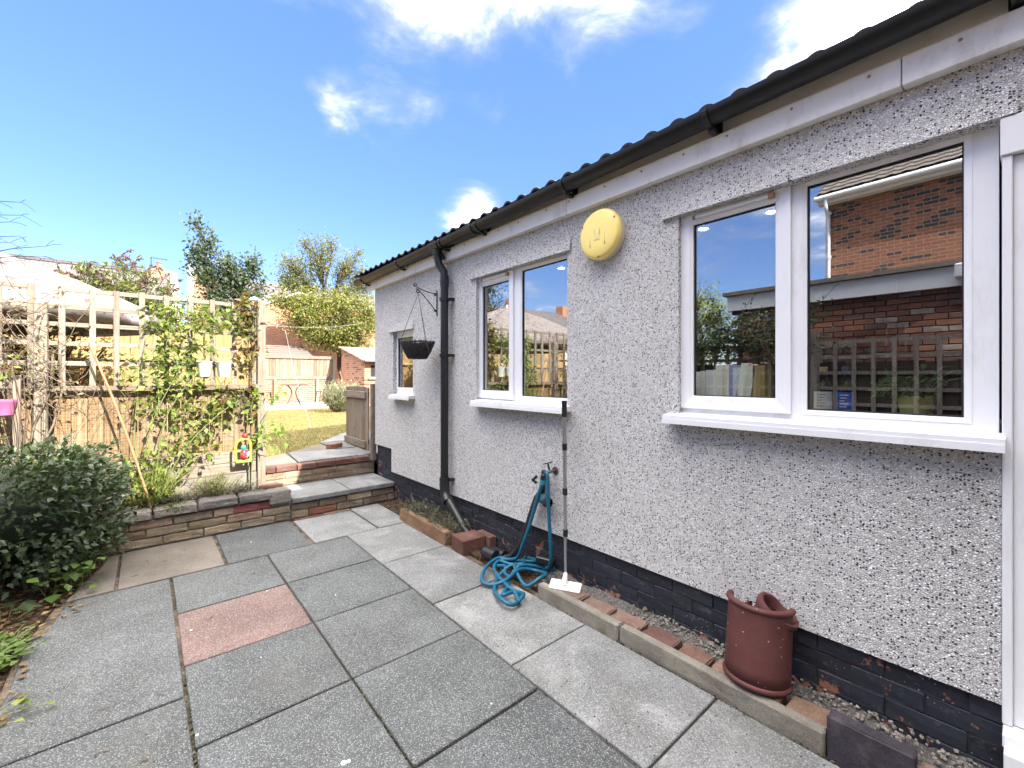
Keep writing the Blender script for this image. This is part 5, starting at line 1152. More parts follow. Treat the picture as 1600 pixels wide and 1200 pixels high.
# ------------------------------------------------------------------ planting in the bed
# clipped dark hedge bush, lower left
hb = thing('hedge_bush', 'dense dark green clipped bush at the left edge of the patio', 'bush', (-.78, 4.45, 0))
HC = Vector((-.80, 4.45, .47)); P = []; D = []
def hedge_r(d):
    return 1.0 + .16 * mnoise.noise(d * 2.6) + .13 * mnoise.noise(d * 7.0)
while len(P) < 9500:
    d = Vector(RNG.normal(size=3)); d.normalize()
    p = Vector((math.copysign(abs(d.x) ** .62, d.x) * .66, math.copysign(abs(d.y) ** .62, d.y) * .52, math.copysign(abs(d.z) ** .62, d.z) * .45)) * hedge_r(d) * (1.02 - .34 * random.random() ** 1.8)
    q = HC + p
    if q.z < .03 + .12 * random.random(): continue
    if q.z < .35 and p.y < 0 and random.random() < .45: continue
    P.append(q); D.append(Vector((p.x * .8, p.y * .8, p.z * .6 - .05)) + Vector(RNG.normal(size=3)) * .42)
leaves('foliage', hb, P, .047, L_hedge, .55, True, np.array([tuple(d) for d in D]), .4, individual=280)
mb = MB()
for i in range(60):
    a = random.uniform(0, 6.28); r = random.uniform(.1, .42); mb.tube(arc((HC.x + random.gauss(0, .08), HC.y + random.gauss(0, .08), -.02), (HC.x + r * 1.2 * math.cos(a), HC.y + r * math.sin(a), random.uniform(.25, .85)), .05, 5, jit=.02), [.008, .007, .006, .005, .004, .002], 5, False)
for i in range(34):
    a = random.uniform(-2.6, .6); p0 = HC + Vector((.55 * math.cos(a), .45 * math.sin(a), random.uniform(-.1, .42))); mb.tube(arc(p0, p0 + Vector((random.gauss(.05, .07), random.gauss(-.05, .06), random.gauss(.06, .07))), .02, 3), .0016, 3, False)
SP = []; SD = []
for i in range(60):
    a = random.uniform(-2.9, 1.6); z = random.uniform(.0, .46); p0 = HC + Vector((.60 * math.cos(a), .47 * math.sin(a), z)); dr_ = Vector((math.cos(a) * .6 + random.gauss(0, .3), math.sin(a) * .6 + random.gauss(0, .3), .55)).normalized(); l = random.uniform(.05, .15); pth = arc(p0, p0 + dr_ * l, .012, 4); mb.tube(pth, .0018, 4, False)
    for q in pth[1:]:
        for _k in range(2): SP.append(q); SD.append(dr_ + Vector(RNG.normal(size=3)) * .8)
leaves('stray_shoots', hb, SP, .04, L_hedge, .55, True, np.array([tuple(d) for d in SD]), .4)
mb.build('branches', bark, hb, kind='stuff')
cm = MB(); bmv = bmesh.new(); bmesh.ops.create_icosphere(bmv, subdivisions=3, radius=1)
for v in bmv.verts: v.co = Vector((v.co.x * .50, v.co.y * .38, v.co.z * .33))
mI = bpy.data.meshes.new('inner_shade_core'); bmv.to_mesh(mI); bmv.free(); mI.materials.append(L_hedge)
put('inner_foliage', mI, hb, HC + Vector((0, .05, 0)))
# big-leaf seedlings in front of the hedge
sdl = thing('bramble_seedling', 'broad pale leaved seedling at the foot of the dark bush', 'plant', (-.36, 4.15, 0))
P = []; D = []; mb = MB()
for i in range(26):
    b0 = Vector((-.40 + random.gauss(0, .05), 4.12 + random.gauss(0, .06), 0)); e = b0 + Vector((random.gauss(.04, .07), random.gauss(-.05, .06), random.uniform(.03, .20))); mb.tube(arc(b0, e, .02, 3), .002, 4, False); P.append(e); D.append(Vector((random.gauss(.1, .5), -.7, random.gauss(-.1, .3))))
mb.build('stems', stem_green, sdl, kind='stuff'); leaves('leaf_mass', sdl, P, .075, L_geran, .85, True, np.array([tuple(d) for d in D]), 1.4, individual=26)
for (x, y, s, n, lb) in ((-.60, 3.85, .075, 9, 'few broad dark leaves growing from the leaf litter by the patio edge'), (-.60, 3.33, .035, 260, 'low mat of small bright green leaves spilling onto the patio edge'), (-.50, 2.72, .045, 7, 'small yellow green sprig at the lower left corner of the patio')):
    t = thing('ground_plant', lb, 'plant', (x, y, 0)); P = []; D = []; mb = MB()
    for i in range(n):
        b0 = Vector((x + random.gauss(0, .03), y + random.gauss(0, .05), 0)); e = b0 + Vector((random.gauss(.03, .055 if n > 50 else .05), random.gauss(0, .10 if n > 50 else .05), random.uniform(.02, .06))); mb.tube(arc(b0, e, .01, 3), .0013, 3, False); P.append(e); D.append(Vector((random.gauss(0, .6), random.gauss(-.3, .6), .1)))
    mb.build('stems', stem_green, t, kind='stuff'); leaves('leaf_mass', t, P, s, L_geran if n > 20 else L_ivy if n == 9 else L_vine, .85, True, np.array([tuple(d) for d in D]), 2.0, individual=(n if n < 20 else 60))

def climber(name, label, cat, stems, clusters, mat, lsize, base, per=1, near=True, individual=0, smat=None, srad=.005, dense=1.0):
    """stems: list of paths; clusters: (x,z,rx,rz,n,depth) leaf patches on the fence"""
    t = thing(name, label, cat, base); mb = MB(); P = []; D = []
    for s in stems:
        sp = smooth_path(s, 4); k = len(sp); mb.tube(sp, [srad * (1 - .6 * i / k) for i in range(k)], 6, False)
        for q in sp[2:]:
            if random.random() < .5: P.append(q + Vector(RNG.normal(size=3)) * .025); D.append(Vector(RNG.normal(size=3)) + Vector((0, -.6, -.3)))
    for (cx, cz, rx, rz, n, dep) in clusters:
        for _ in range(int(n * dense)):
            a = random.uniform(0, 6.28); r = random.random() ** .6; c = Vector((cx + rx * r * math.cos(a), YF - .03 - dep * random.random() + .02, cz + rz * r * math.sin(a)))
            if random.random() < .35: mb.tube(arc(c, c + Vector((random.gauss(0, .07), random.gauss(0, .03), random.gauss(-.02, .08))), .02, 3), srad * .28, 4, False)
            for _k in range(per): P.append(c + Vector(RNG.normal(size=3)) * .03); D.append(Vector(RNG.normal(size=3)) + Vector((0, -.7, -.5)))
    mb.build('stems', smat or stem_green, t, smooth='all', kind='stuff'); leaves('foliage', t, P, lsize, mat, .62, near, np.array([tuple(d) for d in D]), .5, individual=individual)
    return t
climber('climbing_rose', 'yellow green climber with thick curving green stems up the middle of the trellis', 'climber',
        [[(.02, 4.85, .28), (.0, 4.86, .70), (.06, 4.84, 1.05), (.20, 4.84, 1.40), (.36, 4.88, 1.70)], [(.05, 4.84, .28), (.09, 4.83, .72), (.14, 4.82, 1.05), (.26, 4.84, 1.30), (.42, 4.9, 1.52)], [(.0, 4.86, .28), (-.06, 4.87, .85), (-.04, 4.9, 1.3), (.02, 4.93, 1.8)], [(.07, 4.84, .28), (.25, 4.80, .75), (.5, 4.82, 1.05), (.7, 4.88, 1.2)], [(.06, 4.85, .3), (.20, 4.82, .55), (.42, 4.80, .75)], [(.10, 4.86, 1.1), (.10, 4.92, 1.6), (.2, 4.94, 2.05), (.3, 4.95, 2.2)]],
        [(.18, 1.90, .20, .16, 105, .10), (.30, 1.68, .22, .14, 95, .12), (.12, 1.52, .22, .16, 80, .12), (.24, 1.40, .24, .12, 80, .14), (.45, 1.95, .14, .13, 42, .08), (.10, 1.15, .22, .16, 55, .14), (.42, 1.08, .22, .14, 75, .14), (.32, .82, .24, .14, 70, .16), (.62, 1.2, .16, .10, 40, .1), (.02, .60, .16, .2, 50, .16), (.66, 1.95, .08, .16, 24, .05), (-.12, 1.42, .12, .08, 16, .08)],
        L_vine, .060, (.03, 4.85, .285), individual=300, dense=1.6, srad=.0055)
climber('grape_vine', 'rusty orange and green vine hanging down the end post of the trellis', 'climber',
        [[(.80, 4.93, .3), (.80, 4.93, .9), (.79, 4.94, 1.5), (.77, 4.94, 2.1)], [(.79, 4.94, 1.4), (.85, 4.92, 1.8), (.86, 4.93, 2.2)]],
        [(.77, 2.02, .08, .17, 60, .10), (.79, 1.80, .075, .16, 60, .10), (.76, 1.56, .07, .15, 42, .10), (.80, 1.2, .06, .18, 34, .08), (.74, 2.14, .10, .06, 14, .06), (.56, 1.22, .14, .10, 36, .06)], L_rust, .068, (.8, 4.93, .285), individual=90, smat=bark, srad=.009, dense=1.15)
climber('leafy_shoot', 'bright green leafy shoots growing past the end post towards the lawn', 'climber',
        [[(.80, 4.92, .3), (.82, 4.88, .7), (.95, 4.84, .86), (1.10, 4.80, .88)], [(.82, 4.9, .6), (.90, 4.86, 1.0), (1.0, 4.84, 1.2), (1.06, 4.82, 1.34)], [(.82, 4.9, .9), (.80, 4.88, 1.15), (.86, 4.86, 1.3)], [(.82, 4.88, .7), (.9, 4.84, .74), (1.0, 4.82, .72)]],
        [(1.0, .90, .14, .08, 24, .1), (.86, .86, .08, .14, 26, .1), (.97, 1.22, .10, .10, 12, .08), (.80, 1.15, .06, .18, 18, .08), (1.08, .80, .06, .06, 7, .08)], L_shoot, .060, (.80, 4.92, .285), individual=110)
# tangled honeysuckle, left side of the trellis
t = thing('honeysuckle', 'tangle of bare stems and pale leaves over the left end of the trellis', 'climber', (-.75, 4.85, .2))
mb = MB(); P = []; D = []
for i in range(125):
    a = Vector((random.uniform(-1.3, -.50), random.uniform(4.6, 4.98), random.uniform(1.3, 2.05))); b = a + Vector((random.gauss(.12, .22), random.gauss(0, .10), random.gauss(0, .22)))
    if b.x > -.26: b.x = -.26 - random.random() * .2
    pth = arc(a, b, random.gauss(0, .05), 5, (0, random.random(), 1), .02); mb.tube(pth, [.0032, .003, .0026, .0022, .0018, .0012], 4, False)
    for q in pth[1:]:
        if random.random() < .60: P.append(q + Vector(RNG.normal(size=3)) * .02); D.append(Vector(RNG.normal(size=3)))
for i in range(8):
    a = Vector((random.uniform(-1.1, -.7), 4.88, .0)); mb.tube(arc(a, (random.uniform(-1, -.5), 4.92, 1.6), .1, 6, (1, 0, 0), .03), .008, 6, False)
for i in range(26):
    a = Vector((random.uniform(-.7, .0), random.uniform(4.90, 4.96), random.uniform(1.1, 1.5))); b = a + Vector((random.gauss(.1, .2), 0, random.gauss(-.08, .14))); mb.tube(arc(a, b, random.gauss(0, .06), 6, (0, 0, 1), .01), .0018, 3, False)
mb.build('stems', twig_m, t, smooth='all', kind='stuff'); leaves('foliage', t, P, .036, leafmat('honeysuckle_leaf', [(.12, .12, .05), (.20, .16, .08), (.10, .13, .05), (.26, .19, .11), (.16, .10, .06)], .3), .55, True, np.array([tuple(d) for d in D]), .4, individual=60)
t = thing('fuchsia_shrub', 'green and red leaved shrub at the far left beside the pink pot', 'shrub', (-.8, 4.6, 0)); P = []; D = []; mb = MB()
for i in range(28):
    e = Vector((random.gauss(-.74, .09), random.gauss(4.62, .10), random.choice((random.uniform(1.42, 1.52), random.uniform(.85, 1.4))))); mb.tube(arc((-.8, 4.65, .0), e, .08, 4, (1, 0, 0), .02), .0025, 4, False)
    for _ in range(4): P.append(e + Vector(RNG.normal(size=3)) * .03); D.append(Vector(RNG.normal(size=3)) + Vector((0, -.6, 0)))
mb.build('stems', bark, t, kind='stuff'); leaves('foliage', t, P, .045, leafmat('fuchsia_leaf', [(.06, .12, .03), (.12, .20, .04), (.20, .26, .05), (.16, .05, .03), (.07, .03, .02)], .3), .6, True, np.array([tuple(d) for d in D]), .6, individual=40)
# bare twigs hanging into view from a tree at the left
t = thing('bare_tree', 'dark bare twigs of a shrub reaching in at the left edge of the sky', 'tree', (-1.6, 4.3, 0)); mb = MB(); mb.tube(arc((-1.6, 4.3, -.05), (-1.35, 4.2, 2.1), .05, 6, (1, 0, 0), .03), [.05, .045, .04, .035, .03, .025, .02], 8); mb.build('trunk', bark, t, smooth=True)
mb = MB()
for (z, ex, ez) in ((2.1, -.58, 2.42), (2.1, -.57, 2.48), (2.0, -.62, 2.36), (1.9, -.58, 2.28), (1.8, -.50, 2.19), (1.8, -.56, 2.13), (1.9, -.63, 2.25), (1.7, -.47, 2.24)):
    pth = arc((-1.38, 4.2, z), (ex, 4.0 + random.gauss(0, .05), ez), .06, 7, (0, 0, 1), .02); mb.tube(pth, [.012, .010, .008, .0065, .005, .004, .003, .0016], 5, False)
    for q in pth[4:]:
        for _ in range(2): mb.tube(arc(q, q + Vector((random.uniform(.02, .09), random.gauss(0, .03), random.gauss(.0, .04))), .005, 3), .0015, 3, False)
mb.build('twigs', plain('dark_twig', (.03, .032, .045), .8), t, kind='stuff')
# low plants along the coping
def tuft(name, label, x, y, w, h, n, mat, size, aspect, lean=.5, group=None):
    t = thing(name, label, 'plant', (x, y, .285), group); mb = MB(); P = []; D = []
    for _ in range(n):
        b0 = Vector((x + random.gauss(0, w * .4), y + random.gauss(0, .035), .285)); e = b0 + Vector((random.gauss(0, w * lean), random.gauss(-.02, .05), h * random.uniform(.5, 1))); pth = arc(b0, e, .01, 4); mb.tube(pth, .0014, 3, False)
        for q in pth[1:]:
            for _k in range(3): P.append(q + Vector(RNG.normal(size=3)) * .006); D.append((e - b0) * 3 + Vector(RNG.normal(size=3)) * .5)
    mb.build('stems', twig_m, t, kind='stuff'); leaves('foliage', t, P, size, mat, aspect, False, np.array([tuple(d) for d in D]), .2); return t
tuft('herb_clump', 'upright green herb clump behind the coping near the end post', .50, 4.905, .17, .23, 110, L_herb, .030, .18, .35)
tuft('heather_clump', 'dark brown heather clump behind the middle of the coping', .22, 4.90, .17, .10, 150, L_heath, .018, .4)
tuft('heather_clump', 'low green and brown clump behind the coping beside the hedge', -.03, 4.91, .14, .10, 120, L_herb, .020, .5)
tuft('strappy_plant', 'sunlit clump of strappy yellow green leaves at the foot of the cane', .06, 4.89, .16, .36, 90, L_vine, .075, .14, .5)
tuft('dry_twig_clump', 'dry pinkish stalks on the bed beside the end post', .72, 4.92, .14, .12, 70, L_heath, .02, .3)

# ------------------------------------------------------------------ gate and its post
gp = MB(); gp.box(2.165, 2.225, 5.265, 5.325, .38, 1.335); setp(gp.build('gate_post', timber('gate_post_timber', [(.22, .185, .15)], 'z', grey=((.28, .25, .22), .5)), bevel=.005, origin=(2.19, 5.3, .42)), 'square brown timber gate post against the end of the pebbledash wall', 'post')
gt2 = thing('garden_gate', 'small grey timber board gate standing open by the end of the house', 'gate', (2.15, 5.35, .5))
for i in range(8):
    a = 5.345 + i * .098; mb = MB(); mb.box(2.150, 2.170, a + .003, a + .094, .485 + .002 * i, 1.285 + .012 * math.sin(i / 7 * math.pi) + random.uniform(-.005, .005)); mb.build('board', grey_board, gt2, origin=(2.16, a + .05, .9), bevel=.002)
for z in (.565, 1.19):
    mb = MB(); mb.box(2.124, 2.149, 5.40, 6.13, z - .045, z + .045); mb.build('ledge', grey_ledge, gt2, origin=(2.14, 5.75, z), bevel=.004)
for z in (.60, 1.2):
    mb = MB(); mb.tube([(2.155, 5.333, z - .03), (2.155, 5.333, z + .03)], .008, 8); mb.build('hinge', ironblk, gt2)
bs = MB(); bs.obox((2.02, 6.22, .4645), (.10, .205, .064), Matrix.Rotation(-1.15, 3, 'Z')); setp(bs.build('brick', red_brick, bevel=.005, origin=(2.02, 6.22, .4645)), 'single red brick propping the foot of the open gate', 'brick')

# ------------------------------------------------------------------ back of the garden
YB = 17.6; zb = lz(YB)
fp = MB(); fp.box(0.5, 6.2, 14.5, 17.55, zb - .2, zb + .03); fp.build('back_patio', far_paving, kind='structure')
lwb = MB(); lwb.box(-.4, 5.8, YB + .06, YB + .17, zb - .2, 1.36); lwk = lwb.build('boundary_wall', brick_low, kind=None, origin=(2, YB, zb)); setp(lwk, 'low red brick boundary wall under the fence at the far end of the lawn', 'wall')
bf = thing('back_fence', 'pale weathered board fence on the far boundary wall behind the bistro table', 'fence', (2.5, YB, 1.36))
x = .6
while x < 5.76:
    w = .118; mb = MB(); mb.box(x + .004, x + w - .004, YB + .07, YB + .09, 1.44, 2.10 + random.uniform(-.008, .008)); mb.build('board', far_board, bf, origin=(x + .06, YB, 1.7)); x += w
mb = MB(); mb.box(-.38, 5.78, YB + .02, YB + .10, 2.11, 2.22); mb.build('capping_rail', trellis_h, bf)
mb = MB(); mb.box(-.38, 5.78, YB + .03, YB + .068, 1.33, 1.45); mb.build('bottom_rail', trellis_h, bf)
for x in (2.2, 3.62, 5.08, 5.72): mb = MB(); mb.box(x - .045, x + .045, YB - .05, YB + .028, zb - .1, 1.36 if x < 5.7 else 2.1); mb.build('post', trellis_m, bf, origin=(x, YB, 1.2))
bt = thing('bistro_table', 'round dark metal bistro table on the far patio', 'table', (3.86, 16.0, zb + .03)); zt = zb + .03
mb = MB(); mb.lathe([(0, .68), (.42, .68), (.43, .69), (.42, .70), (0, .70)], (3.86, 16.0, zt), 20); mb.build('tabletop', ironblk, bt, smooth=True)
for k in range(4):
    a = .5 + k * math.pi / 2; c, s = math.cos(a), math.sin(a); mb = MB(); mb.tube(smooth_path([(3.86 + .30 * c, 16.0 + .30 * s, zt), (3.86 + .12 * c, 16.0 + .12 * s, zt + .3), (3.86 + .10 * c, 16.0 + .10 * s, zt + .5), (3.86 + .27 * c, 16.0 + .27 * s, zt + .68)]), .014, 6); mb.build('leg', ironblk, bt)
def chair(cx, cy, rot, label):
    t = thing('bistro_chair', label, 'chair', (0, 0, 0), 'bistro chairs at the far table'); mb = MB(); mb.lathe([(0, .44), (.19, .44), (.20, .45), (.19, .46), (0, .46)], (0, 0, 0), 16); mb.build('seat', ironblk, t)
    for sx in (-1, 1):
        mb = MB(); mb.tube(smooth_path([(sx * .17, -.19, 0), (sx * .15, -.14, .3), (sx * .15, -.13, .44)]), .015, 6); mb.build('leg', ironblk, t)
        mb = MB(); mb.tube(smooth_path([(sx * .17, .24, 0), (sx * .15, .15, .3), (sx * .155, .15, .5), (sx * .17, .27, .92)]), .015, 6); mb.build('leg', ironblk, t)
    mb = MB(); mb.tube(arc((-.17, .27, .92), (.17, .27, .92), .05, 8), .015, 6)
    for k in range(3): mb.tube(arc((-.10 + k * .1, .16, .52), (-.08 + k * .08, .27, .94), -.02, 5), .010, 5)
    mb.build('backrest', ironblk, t); t.location = (cx, cy, zt); t.rotation_euler.z = rot; return t
chair(3.05, 16.1, 1.45, 'dark metal bistro chair left of the round table'); chair(4.72, 15.8, -1.4, 'dark metal bistro chair right of the round table'); chair(3.3, 12.7, 3.3, 'dark metal bistro chair in front of the round table') if False else None
def bush(name, label, cat, c, r, n, mat, size, near=False, aspect=.5, stemmat=None, group=None, z0=None):
    t = thing(name, label, cat, (c[0], c[1], z0 if z0 is not None else lz(c[1])), group); c = Vector(c); P = []; D = []; mb = MB()
    for _ in range(n):
        d = Vector(RNG.normal(size=3)); d.normalize(); k = (1 - .75 * random.random() ** 1.7) * (1 + .22 * mnoise.noise(d * 2.3 + c) + .12 * mnoise.noise(d * 6 + c)); p = c + Vector((d.x * r[0], d.y * r[1], d.z * r[2])) * k
        P.append(p); D.append(d + Vector(RNG.normal(size=3)) * .7)
    for _ in range(14):
        d = Vector(RNG.normal(size=3)); d.normalize(); mb.tube(arc((c.x + random.gauss(0, r[0] * .15), c.y, WL[t].z - .02), c + Vector((d.x * r[0], d.y * r[1], abs(d.z) * r[2])) * .85, .1, 5, jit=.04), [.03 * r[0] + .004] * 3 + [.012 * r[0] + .003] * 3, 5, False)
    mb.build('stems', stemmat or bark, t, kind='stuff'); leaves('foliage', t, P, size, mat, aspect, near, np.array([tuple(d) for d in D]), .4); return t
lv = thing('lavender_bush', 'silver green lavender bush on the lawn in front of the outbuilding', 'plant', (4.25, 12.6, lz(12.6))); P = []; D = []; mb = MB()
for _ in range(420):
    a = random.uniform(0, 6.28); e = Vector((4.25 + .5 * random.random() ** .5 * math.cos(a), 12.6 + .45 * random.random() ** .5 * math.sin(a), lz(12.6) + random.uniform(.25, .75) * (1 if random.random() < .8 else 1.15))); b0 = Vector((4.25 + (e.x - 4.25) * .3, 12.6 + (e.y - 12.6) * .3, lz(12.6) - .02)); pth = arc(b0, e, .03, 4); mb.tube(pth, .004, 3, False)
    for q in pth[1:]:
        for _k in range(5): P.append(q + Vector(RNG.normal(size=3)) * .02); D.append((e - b0) * 2 + Vector(RNG.normal(size=3)) * .3)
mb.build('stems', twig_m, lv, kind='stuff'); leaves('foliage', lv, P, .075, L_lav, .2, False, np.array([tuple(d) for d in D]), .2)
for (x, y, h, lb) in ((4.62, 13.4, 1.6, 'tall dry flower stalk beside the outbuilding'),):
    t = thing('flower_stalk', lb, 'plant', (x, y, lz(y))); mb = MB(); mb.tube(arc((x, y, lz(y)), (x - .1, y, h), .05, 5, (1, 0, 0)), .012, 5); mb.build('stalk', cane_m, t); leaves('dry_bracts', t, [(x - .1 + random.gauss(0, .03), y, h - random.random() * .5) for _ in range(60)], .06, L_litter, .4, False)
# outbuilding
ob_ = thing('brick_outbuilding', 'small brick outbuilding with a tiled roof beside the far fence', 'shed', (5.0, 12.6, lz(12)))
mb = MB(); x0, x1, y0, y1 = 5.82, 9.5, 14.8, 17.1; z0 = 0.3
mb.add([(x0, y0, z0), (x0, y1, z0), (x0, y1, 2.54), (x0, y0, 2.0), (x1, y0, z0), (x1, y1, z0), (x1, y1, 2.54), (x1, y0, 2.0)], [(0, 3, 2, 1), (4, 5, 6, 7), (0, 4, 7, 3), (1, 2, 6, 5), (3, 7, 6, 2), (0, 1, 5, 4)]); mb.build('wall', brick_shed, ob_)
mb = MB(); mb.add([(x0 - .10, y0 - .18, 1.985), (x0 - .10, y1 + .1, 2.60), (x1, y1 + .1, 2.60), (x1, y0 - .18, 1.985), (x0 - .10, y0 - .18, 1.94), (x0 - .10, y1 + .1, 2.555), (x1, y1 + .1, 2.555), (x1, y0 - .18, 1.94)], [(0, 3, 2, 1), (0, 1, 5, 4), (0, 4, 7, 3), (4, 5, 6, 7), (1, 2, 6, 5)]); mb.build('roof', pantile_roof, ob_)
mb = MB(); mb.box(6.05, 7.2, y0 - .012, y0 + .05, 1.42, 1.84); wn = mb.build('window', seal_m, ob_); mb = MB(); mb.box(5.95, 7.3, y0 - .10, y0 - .013, 1.35, 1.415); mb.build('sill', white_ren, wn)
mb = MB(); mb.tube([(5.74, y0 - .21, 1.95), (9.5, y0 - .21, 1.95)], .05, 8); mb.build('gutter', blackpl, ob_)
# brick garage with a gable beyond the fence
gg = thing('brick_garage', 'sunlit orange brick garage gable with white verge beyond the far fence', 'garage', (6.0, 22, .4))
GE, GA = 4.62, 5.30
mb = MB(); mb.add([(4.05, 22, .3), (9.4, 22, .3), (9.4, 22, GE), (5.5, 22, GA), (4.05, 22, GE), (4.05, 27, .3), (9.4, 27, .3), (9.4, 27, GE), (5.5, 27, GA), (4.05, 27, GE)], [(0, 1, 2, 3, 4), (0, 4, 9, 5), (1, 6, 7, 2), (5, 9, 8, 7, 6)]); mb.build('wall', brick_gable, gg)
mb = MB(); mb.beam((3.9, 21.95, GE - .03), (5.5, 21.95, GA + .06), .08, .13, (0, 1, 0)); mb.beam((5.5, 21.95, GA + .06), (9.55, 21.95, GE - .03), .08, .13, (0, 1, 0)); mb.build('verge_board', white_ren, gg)
mb = MB(); mb.add([(3.8, 21.85, GE - .05), (5.5, 21.85, GA + .12), (5.5, 27.1, GA + .12), (3.8, 27.1, GE - .05), (9.6, 21.85, GE - .05), (9.6, 27.1, GE - .05)], [(0, 3, 2, 1), (1, 2, 5, 4)]); mb.build('roof', slate_roof, gg)
ls = thing('low_shed', 'low shed with a dark ribbed roof showing over the far fence', 'shed', (3.9, 19.5, .4))
mb = MB(); mb.box(2.8, 5.2, 18.9, 20.6, .3, 2.15); mb.build('wall', far_board, ls)
ribm = plain('ribbed_roof', (.17, .145, .12), .8)
for k in range(6): mb = MB(); mb.obox((4.0, 18.9 + k * .30, 2.22 + k * .10), (2.6, .33, .05), Matrix.Rotation(R(8), 3, 'X')); mb.build('roof_course', ribm, ls)
# yellow board fence beyond the trellis
yf = thing('yellow_fence', 'bright new yellow board fence standing beyond the trellis', 'fence', (-1, 9.8, .5))
x = -6.0; k = 0
while x < 1.45:
    w = random.choice((.30, .32, .28)); mb = MB(); mb.box(x + .004, x + w - .004, 9.8 + (k % 2) * .018, 9.82 + (k % 2) * .018, lz(9.8) - .05, 2.22 + random.uniform(-.02, .02)); mb.build('board', yellow_m, yf, origin=(x + w / 2, 9.8, 1.4)); x += w; k += 1
for x in (-4.5, -2.7, -.95, .9): mb = MB(); mb.box(x - .05, x + .05, 9.70, 9.795, lz(9.8) - .1, 2.25); mb.build('post', yellow_m, yf, origin=(x, 9.75, 1.4))
for z in (.9, 1.75): mb = MB(); mb.box(-6, 1.45, 9.74, 9.797, z - .04, z + .04); mb.build('rail', yellow_m, yf, origin=(-2, 9.77, z))
# floral parasol
pr = thing('garden_parasol', 'large open white and pink floral parasol with a scalloped edge behind the trellis', 'parasol', (-1.75, 7.6, .45))
pc_ = Vector((-1.75, 7.6, 0)); ng = 9; sub = 8; ur = 10; mb = MB()
for j in range(ur + 1):
    u = j / ur
    for i in range(ng * sub):
        ph = (i % sub) / sub; a = 2 * math.pi * i / (ng * sub) + .2; b = math.sin(math.pi * ph); r = 1.86 * u * (1 + .05 * b * u)
        mb.v.append(tuple(pc_ + Vector((r * math.cos(a), r * math.sin(a), 2.98 - .86 * u ** 1.12 + .22 * b * u * (1.15 - .8 * u) + .015 * mnoise.noise((a * 5, u * 6, 1))))))
m2 = ng * sub
for j in range(ur):
    for i in range(m2): mb.f.append((j * m2 + i, j * m2 + (i + 1) % m2, (j + 1) * m2 + (i + 1) % m2, (j + 1) * m2 + i)); mb.m.append(0)
cn_ = mb.build('canopy', floral, pr, smooth='all'); md = cn_.modifiers.new('cloth', 'SOLIDIFY'); md.thickness = .004
mb = MB()
for i in range(m2 + 1):
    ph = (i % sub) / sub; b = math.sin(math.pi * ph); a = 2 * math.pi * i / m2 + .2; r = 1.865 * (1 + .05 * b)
    zt_ = 2.12 + .26 * b * .35
    for z in (zt_, zt_ - .10 - .07 * b): mb.v.append(tuple(pc_ + Vector((r * math.cos(a), r * math.sin(a), z))))
for i in range(m2): mb.f.append((2 * i, 2 * i + 1, 2 * i + 3, 2 * i + 2)); mb.m.append(0)
vl = mb.build('valance', floral, pr, smooth='all'); md = vl.modifiers.new('cloth', 'SOLIDIFY'); md.thickness = .004
mb = MB(); mb.tube([(-1.75, 7.6, .40), (-1.75, 7.6, 3.05)], .025, 10); mb.build('pole', white_pl, pr)
for k in range(ng): a = 2 * math.pi * k / ng + .2; mb = MB(); mb.tube([(-1.75, 7.6, 2.92), (-1.75 + 1.84 * math.cos(a), 7.6 + 1.84 * math.sin(a), 2.10)], .009, 5); mb.build('rib', white_pl, pr)
mb = MB(); mb.lathe([(0, 0), (.25, 0), (.25, .06), (.05, .10), (.04, .25)], (-1.75, 7.6, .44), 16); mb.build('base', blackpl, pr)
# washing line and prop
plain('galvanised_line', (.30, .31, .31), .5)
wl = thing('washing_line', 'thin washing line strung to the yellow tree above the lawn', 'washing line', (2.0, 9.0, 2.3)); mb = MB(); mb.tube(arc((1.25, 8.9, 2.36), (6.4, 16.5, 3.5), -.12, 14), .0035, 4); mb.build('line', MATS['galvanised_line'], wl)
wq = thing('line_prop', 'slender grey prop leaning under the washing line on the lawn', 'prop', (2.5, 9.05, lz(9))); mb = MB(); mb.tube([(2.50, 9.05, lz(9) - .02), (2.19, 9.0, 1.48)], .006, 6); mb.tube([(2.19, 9.0, 1.40), (2.175, 9.0, 1.56)], .018, 8); mb.tube([(2.18, 9.0, 1.5), (2.02, 8.98, 2.30)], .0045, 6); mb.build('prop_pole', plain('galvanised', (.30, .31, .31), .5), wq)

